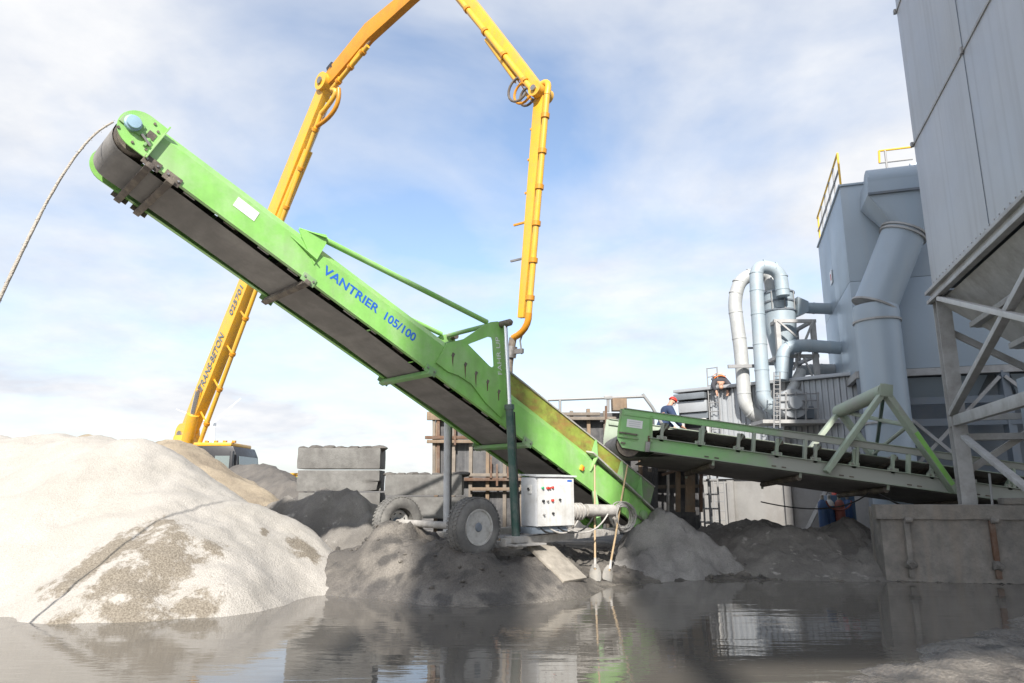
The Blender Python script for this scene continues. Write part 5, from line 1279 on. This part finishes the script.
def shed():
    """corrugated shed on a concrete plinth"""
    a, b = at(680, 392, 23.2), at(832, 376, 20.0); a.z = b.z = (a.z + b.z) / 2; d = V((b.x - a.x, b.y - a.y, 0)); ln = d.length; d.normalize(); nrm = V((d.y, -d.x, 0)); nrm = nrm if nrm.y < 0 else -nrm; zt = a.z
    R = thing('corrugated_shed', 'grey corrugated sheet shed on a concrete plinth behind the feed conveyor', 'shed', (a.x, a.y, .3)); A = V((a.x, a.y, 0)); zp = 1.95

    def Q(s, o, z): return A + d * s + nrm * o + UPV * z
    # corrugated cladding right of the canopy bay, one sheet per metre
    s0 = 1.05; sh = s0
    while sh < ln + 2:
        n = 6; rows = []
        prof = []
        for k in range(n): x = sh + k / n; prof += [(x, 0), (x + .07, 0), (x + .09, .04), (x + .147, .04)]
        prof.append((sh + 1 - .004, 0))
        MB().loft([[Q(x, o, z) for x, o in prof] for z in (zp, zt - .06)], closed=False, caps=False).build('cladding_sheet', CORR, R, smooth=20); sh += 1.0
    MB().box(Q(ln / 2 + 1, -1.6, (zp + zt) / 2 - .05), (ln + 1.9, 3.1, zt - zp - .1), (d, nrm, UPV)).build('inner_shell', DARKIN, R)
    MB().box(Q(ln / 2 + .95, -1.3, zt), (ln + 2.2, 3.0, .1), (d, nrm, UPV)).build('roof_edge', CORR, R, bev=.01)
    MB().bar(Q(-.1, .2, zt - .22), Q(1.0, .2, zt - .22), .2, .2).build('gutter_box', CANOPY, R, bev=.02)
    MB().bar(Q(0, .12, zt - .55), Q(1.0, .12, zt - .55), .12, .36).build('fascia', CORR, R, bev=.01)
    MB().bar(Q(.05, .06, zt - .85), Q(1.0, .06, zt - .85), .1, .2).build('lintel', CANOPY, R)
    MB().bar(Q(0, 0, zp), Q(0, 0, zt - .1), .12, .12).build('corner_post', CANOPY, R)
    MB().tube([Q(.12, .12, zp)] + arc(Q(.12, .12, zt - 1.15), Q(.12, .12, zt - 1.0), Q(.25, .12, zt - 1.0), 4) + arc(Q(.85, .12, zt - 1.0), Q(.98, .12, zt - 1.0), Q(.98, .12, zt - 1.15), 4) + [Q(.98, .12, zp)], .055, 8).build('door_frame', WHITEG, R)
    # plinth: cast panels with upright ribs
    for k in range(4):
        x = -.1 + k * 1.75; MB().box(Q(x + .87, -.3, zp / 2 + .05), (1.735, .9, zp - .1), (d, nrm, UPV)).build('plinth_panel', CONC3, R, bev=.015)
    for x in (1.65, 3.4): MB().box(Q(x, .2, zp / 2), (.2, .12, zp - .1), (d, nrm, UPV)).build('plinth_rib', CONC3, R, bev=.01)
    MB().bar(Q(-.1, .18, zp + .04), Q(ln + 2, .18, zp + .04), .1, .09).build('sill_beam', CORR, R)
    MB().bar(Q(3.9, .4, .5), Q(4.7, .4, 1.9), .1, .08, nrm).build('raking_prop', SILOB, R)
    # ladder
    Ld = thing('ladder', 'steel ladder reaching above the corrugated shed roof', 'ladder', Q(1.2, .12, .6))
    xa, xb = 1.07, 1.42; zl = at(710, 367, 22.2).z
    for x in (xa, xb): MB().tube([Q(x, .14, .6), Q(x, .14, zl)], .022, 8).build('stile', RAILG, Ld)
    k = .7
    while k < zl: MB().tube([Q(xa, .14, k), Q(xb, .14, k)], .016, 7).build('rung', RAILG, Ld); k += .28
    # scaffold stair tower below, between formwork and plinth
    S = thing('scaffold_tower', 'small pipe scaffold standing at the left end of the plinth', 'scaffold', (at(712, 510, 18.2).x, 18.2, .5))
    for px in (703, 718):
        for y in (18.0, 18.7): X = at(px, 490, 18.0).x; MB().tube([(X, y, .5), (X, y, 2.5)], .025, 8).build('standard', RAILG, S)
    for z in (.8, 1.15, 1.5, 1.85, 2.2):
        for y in (18.0, 18.7): MB().tube([(at(703, 490, 18).x, y, z), (at(718, 490, 18).x, y, z)], .02, 8).build('ledger', RAILG, S)
    return Q, zt, ln


SQ, SZ, SL = shed()
# climber crouching over the roof edge at the ladder head
cb = SQ(1.25, -.28, SZ + .055)
person('worker in dark clothes with orange bands bent over the roof edge at the ladder head', tuple(cb), math.radians(172),
       dict(pelvis=(0, -.02, .27), waist=(0, .14, .28), chest=(0, .36, .16), neck=(0, .5, .03), head=(.02, .57, -.05), crown=(.03, .63, -.15), shl=(-.19, .38, .13), shr=(.19, .38, .13), ell=(-.26, .52, -.02), elr=(.26, .52, -.02),
            wrl=(-.17, .56, -.2), wrr=(.17, .56, -.2), hal=(-.16, .57, -.27), har=(.16, .57, -.27), hil=(-.11, -.04, .24), hir=(.11, -.04, .24), knl=(-.14, .12, .1), knr=(.14, .12, .1), anl=(-.13, -.3, .09), anr=(.13, -.3, .09), tol=(-.13, -.42, .05), tor=(.13, -.42, .05)),
       DARKCL, DARKCL, None, vest=HIVIS, hair=DARKCL)


def ducts():
    Y = 21.5

    def duct(name, label, segs, r, m, Yd, rings=()):
        R = thing(name, label, 'duct', segs[-1] if isinstance(segs[-1], V) else at(*segs[-1], Yd)); P = [at(x, y, Yd) for x, y in segs]; pts = [P[0]]
        for i in range(1, len(P) - 1):
            a, b, c = P[i - 1], P[i], P[i + 1]; k = min(r * 2.0, (b - a).length * .5, (c - b).length * .5)
            pts += arc(b + (a - b).normalized() * k, b, b + (c - b).normalized() * k, 7)
        pts.append(P[-1]); MB().tube(pts, r, 22).build('pipe', m, R, smooth=40)
        for i in range(len(P) - 1):
            a, b = P[i], P[i + 1]; n = max(1, int((b - a).length / 1.3)); dv = (b - a).normalized()
            for k in range(n + 1):
                t = (k + .5) / (n + 1); c = lerp(a, b, t); MB().rev(c - dv * .025, dv, [(0, r), (0, r * 1.05), (.035, r * 1.05), (.035, r)], 22).build('joint_ring', m, R)
        return R, P
    R, P = duct('vent_duct', 'pale galvanised duct arching down to the shed wall, farthest from the filter house', [(772, 296), (770, 272), (741, 277), (734, 300), (741, 352), (745, 408), (766, 421)], .21, DUCTW, Y)
    MB().bar(at(728, 366.5, Y - .35), at(755, 366, Y - .35), .08, .1).build('duct_clamp', RAILG, R)
    MB().bar(at(742, 348, Y), at(757, 348, Y), .06, .06).build('duct_stay', RAILG, R)
    R, P = duct('vent_duct', 'blue grey duct looping from the cyclone top down beside the pale duct', [(783, 296), (780, 270), (756, 265), (757, 300), (761, 360), (764, 402), (778, 411)], .205, DUCTB, Y - .7)
    R, P = duct('exhaust_pipe', 'short blue pipe from the cyclone head into the filter house', [(793, 306), (806, 308), (838, 309)], .18, DUCTB, Y + .2)
    R, P = duct('exhaust_pipe', 'blue pipe bending up from the fan and across to the filter house', [(782, 380), (783, 349), (800, 345), (840, 348)], .19, DUCTB, Y - .9)
    R, P = duct('exhaust_pipe', 'lowest pipe crossing behind the cyclone frame to the filter house', [(800, 371), (815, 369), (842, 369.5)], .17, DUCTW, Y + .6)
    # cyclone
    c = at(781, 330, Y); C0 = V((c.x, Y, 0)); z = lambda py: at(781, py, Y).z; r = .47
    C = thing('cyclone_separator', 'blue grey cyclone separator held in a steel frame above the shed', 'cyclone', (c.x, Y, 1.9))
    MB().rev(C0, UPV, [(z(394), .14), (z(380), .2), (z(332), r * .96), (z(326), r), (z(293), r), (z(292), r * .9)], 28).build('body', DUCTB, C)
    for py in (294, 303, 312): MB().rev(C0 + UPV * (z(py) - .025), UPV, [(0, r), (0, r * 1.06), (.05, r * 1.06), (.05, r)], 28).build('stiffening_ring', BLUED, C)
    for k in range(8): a = 2 * math.pi * k / 8; p = C0 + V((math.cos(a), math.sin(a), 0)) * r * 1.05; MB().tube([p + UPV * z(312), p + UPV * z(294)], .018, 6).build('cage_bar', RAILG, C)
    MB().loft([[at(794, 299, Y) + V((0, y, 0)) for y in (-.3, .3)] + [at(794, 318, Y) + V((0, y, 0)) for y in (.3, -.3)], [at(806, 303, Y) + V((0, y, 0)) for y in (-.2, .2)] + [at(806, 313, Y) + V((0, y, 0)) for y in (.2, -.2)]]).build('outlet_cone', DUCTB, C)
    MB().loft([[at(765, 300, Y + .5) + V((0, y, 0)) for y in (-.3, .3)] + [at(765, 322, Y + .5) + V((0, y, 0)) for y in (.3, -.3)], [at(773, 300, Y + .3) + V((0, y, 0)) for y in (-.3, .3)] + [at(773, 322, Y + .3) + V((0, y, 0)) for y in (.3, -.3)]]).build('inlet_box', DUCTB, C)
    xs = (at(769.5, 330, Y).x, at(804, 330, Y).x)
    for x in xs:
        for y in (Y - .65, Y + .65): MB().bar((x, y, 1.9), (x, y, z(325)), .14, .14, (0, 1, 0)).build('frame_post', SILOB, C)
    for py in (326, 360, 395, 418):
        for y in (Y - .65, Y + .65): MB().bar((xs[0] - .1, y - .001, z(py)), (xs[1] + .1, y - .001, z(py)), .1, .1).build('frame_beam', SILOB, C)
        for x in xs: MB().bar((x, Y - .65, z(py)), (x, Y + .65, z(py)), .1, .1).build('frame_beam', SILOB, C)
    MB().bar((xs[0], Y - .72, z(326)), (xs[0] + .55, Y - .72, z(342)), .05, .05).build('frame_brace', SILOB, C); MB().bar((xs[1], Y - .72, z(326)), (xs[0] + .35, Y - .72, z(374)), .06, .06).build('frame_brace', SILOB, C)
    MB().bar((xs[1], Y - .72, z(395)), (xs[0] + .7, Y - .72, z(362)), .05, .05).build('frame_brace', SILOB, C)
    # fan housing and railings at the foot of the frame
    F = thing('fan_unit', 'round grey fan housing on a railed platform below the cyclone', 'fan', at(788, 420, Y - 1))
    MB().rev(at(788, 405, Y - 1.2), (0, -1, 0), [(0, .1), (0, .42), (.45, .42), (.45, .2), (.6, .18)], 24).build('fan_housing', CORR, F)
    MB().tube([at(789, 396, Y - 1.0), at(797, 380, Y - .8), at(801, 372, Y - .6)], .16, 14).build('fan_inlet', DUCTW, F)
    MB().box(at(803, 413, Y - 1.3), (.5, .4, .35), None).build('fan_motor', BLUED, F, bev=.03)
    MB().box(at(795, 423, Y - 1.3), (2.2, 1.0, .1), None).build('platform', SILOB, F)
    for px in (777, 786, 796, 806, 818): MB().tube([at(px, 423, Y - 1.7), at(px, 392, Y - 1.7)], .022, 7).build('rail_post', RAILG, F)
    for py in (394, 401, 409): MB().tube([at(776, py, Y - 1.7), at(819, py - .5, Y - 1.7)], .018, 7).build('rail', RAILG, F)
    L2 = thing('ladder', 'narrow steel ladder on the cyclone frame', 'ladder', at(778, 425, Y - 1.8))
    for px in (774, 780): MB().tube([at(px, 428, Y - 1.8), at(px, 372, Y - 1.8)], .02, 7).build('stile', RAILG, L2)
    for k in range(12): MB().tube([at(774, 376 + k * 4.4, Y - 1.8), at(780, 376 + k * 4.4, Y - 1.8)], .014, 6).build('rung', RAILG, L2)


ducts()


# ================================================================== CONCRETE TROUGH
def trough():
    a, b = at(885, 572, 13.15), at(1030, 580, 12.75); d = V((b.x - a.x, b.y - a.y, 0)).normalized(); nb = V((-d.y, d.x, 0)); A = V((a.x, a.y, 0)); zt = at(885, 504.5, 13.1).z; zl = at(885, 519, 13.1).z; ln = 6.0
    R = thing('concrete_trough', 'weathered dark concrete trough with rusty clamps standing in the mud', 'trough', (a.x + 1.5, a.y + .3, 0))

    def Q(s, o, z): return A + d * s + nb * o + UPV * z

    def slab(s0, s1, o0, o1, z0, z1, name, m, seed, par=None):
        n = 40; rings = []
        for i in range(n + 1):
            s = lerp(s0, s1, i / n); j = lambda k: .014 * noise.noise(V((s * 2.2, k * 3.1, seed)))
            m_ = 6; fr = [Q(s, o0 + .01 * noise.noise(V((s * 3, z0 + (z1 - z0) * t * 3, seed + 7))) + .0, lerp(z0, z1, t) + (j(t * 3) if t in (0, 1) else 0)) for t in [k / m_ for k in range(m_ + 1)]]
            rings.append(fr + [Q(s, o1, z1 + j(9)), Q(s, o1, z0)])
        return MB().loft(rings).build(name, m, par or R, smooth=50)
    slab(.03, ln, .05, .22, -.05, zl + .02, 'front_wall', CONC2, 1); slab(-.04, ln, 0, .26, zl, zt, 'lip', CONC2, 2)
    slab(.03, ln, .55, .68, -.05, zt - .05, 'back_wall', CONC2, 3)
    MB().box(Q(.09, .36, zl / 2), (.12, .34, zl), (d, nb, UPV)).build('end_wall', CONC2, R, bev=.02)
    for s in (.45, 1.86, 3.3, 4.7):
        c = MB().box(Q(s, .02, zl / 2 + .03), (.09, .07, zl - .1), (d, nb, UPV)).build('clamp_strap', RUSTY if s > 1 else CONC2, R, bev=.01)
        MB().rev(Q(s - .03, -.02, zl - .02), d, [(0, .05), (.12, .05)], 12).build('clamp_eye', CONC2, c)
        bm = bmesh.new(); bmesh.ops.create_icosphere(bm, subdivisions=2, radius=1); m = MB()
        for v in bm.verts: k = 1 + .5 * noise.noise(v.co * 2 + V((s, 0, 0))); m.v.append(Q(s + v.co.x * .1 * k, -.0 + v.co.y * .07 * k, .3 + v.co.z * .09 * k))
        bm.verts.index_update(); m.f = [tuple(v.index for v in f.verts) for f in bm.faces]; bm.free(); m.build('mud_lump', SOIL, c)
    q = Q(3.0, .35, zt)
    MB().tube([Q(1.95, .1, zt), Q(1.97, .1, zt + .55)], .02, 8).build('standpipe', RAILG, R)
    MB().box(Q(2.35, .13, zt + .06), (.5, .24, .12), (d, nb, UPV)).build('rubble_block', CONC2, R, bev=.03)


trough()


def gas():
    G = 'gas bottles by the plinth'
    for px, m, lab, h, Y in ((822, BLUEP2, 'tall dark blue gas bottle standing before the plinth', 1.35, 17.3), (829, BLUEP2, 'second dark blue gas bottle with pale shoulder', 1.3, 17.5), (839, REDB, 'red brown gas bottle beside the blue ones', 1.15, 17.4), (847, BLUEP2, 'blue gas bottle half hidden behind the red one', 1.2, 17.8)):
        X = at(px, 500, Y).x; zb = at(px, 494, Y).z - h; R = thing('gas_bottle', lab, 'gas bottle', (X, Y, zb), G)
        MB().rev((X, Y, zb), (0, 0, 1), [(0, .1), (.03, .115), (h - .28, .115)], 18).build('cylinder', m, R)
        MB().rev((X, Y, zb + h - .281), (0, 0, 1), [(0, .115), (.08, .1), (.13, .06), (.15, .035)], 18).build('shoulder', WHITEG if px == 829 else m, R)
        MB().rev((X, Y, zb + h - .131), (0, 0, 1), [(0, .04), (.1, .04), (.12, .02)], 12).build('valve_cap', STEEL, R)
    c = at(838, 492, 17.1); pts = [c + V((.3 * math.cos(a), 0, .22 * math.sin(a) - .2)) for a in [math.pi * (1 + k / 12) for k in range(13)]]
    tag(MB().tube(pts, .02, 7).build('gas_hose', REDB, loc=pts[6]), 'red rubber hose looped in front of the gas bottles', 'hose')
    b = at(836, 489, 17.9); R = thing('tool_crate', 'open crate with blue and red goods behind the gas bottles', 'crate', (b.x, 17.9, .6))
    MB().box((b.x + .1, 18.0, 1.0), (.6, .4, .95), None).build('box', BLUEP3, R, bev=.02); MB().box((b.x + .1, 17.95, 1.53), (.3, .25, .1), None).build('red_lid', REDP, R, bev=.02)


BLUEP2 = mat('gas_blue', (.03, .07, .17), .5, 0, .1, 4); REDB = mat('gas_red', (.2, .06, .045), .55, 0, .15, 5); BLUEP3 = mat('crate_blue', (.07, .12, .19), .6)
gas()


# ================================================================== UNSEEN HALL AND SILO ADDED BEHIND THE CAMERA (their shade lies over the right half)
def shade_casters():
    h = thing('shade_hall', 'tall pale unseen hall added to shade the right half', 'hall', (6, -12, 0)); z1 = 24.5  # out of view, added to throw shade over the right half
    x0, xm, x1, y = -.2, 3.2, 12, -12
    for a, b, zl, n, q in ((x0, xm, 15.5, 2, 2), (xm, x1, 0, 5, 4)):
        for k in range(n):
            u, w = lerp(a, b, k / n), lerp(a, b, (k + 1) / n)
            for j in range(q): MB().box(((u + w) / 2, y, zl + (j + .5) * (z1 - zl) / q), (w - u - .02, .2, (z1 - zl) / q - .02), None).build('wall_panel', WHITEP, h)
        dp = 8.1 if zl == 0 else .6
        MB().box(((a + b) / 2, y - .15 - dp / 2, (zl + z1) / 2), (b - a - .01, dp, z1 - zl - .1), None).build('inner_shell', CANOPY, h)
    for py in (y - .6, y - 7.4): MB().bar((x0 + .3, py, 0), (x0 + .3, py, 15.6), .4, .4).build('column', SILOB, h)
    MB().box(((x0 + x1) / 2, y - 4, z1 + .1), (x1 - x0 + .4, 8.6, .25), None).build('roof', SILOB, h)
    s = thing('shade_silo', 'slender round unseen silo added to cast a band of shade', 'silo', (-3.1, -12, 0))  # out of view, added for a narrow shade band on the conveyor
    MB().rev((-2.65, -12, 0), (0, 0, 1), [(3, .4), (5, .95), (23, .95), (23.6, .3)], 28).build('shell', SILO, s)
    for x in (-3.3, -2.0):
        for q in (-12.6, -11.4): MB().bar((x, q, 0), (x, q, 5.2), .16, .16).build('leg', SILOB, s)
    for z in (8, 12, 16, 20): MB().rev((-2.65, -12, z), (0, 0, 1), [(0, .95), (0, .99), (.06, .99), (.06, .95)], 28).build('band', SILOB, s)


shade_casters()
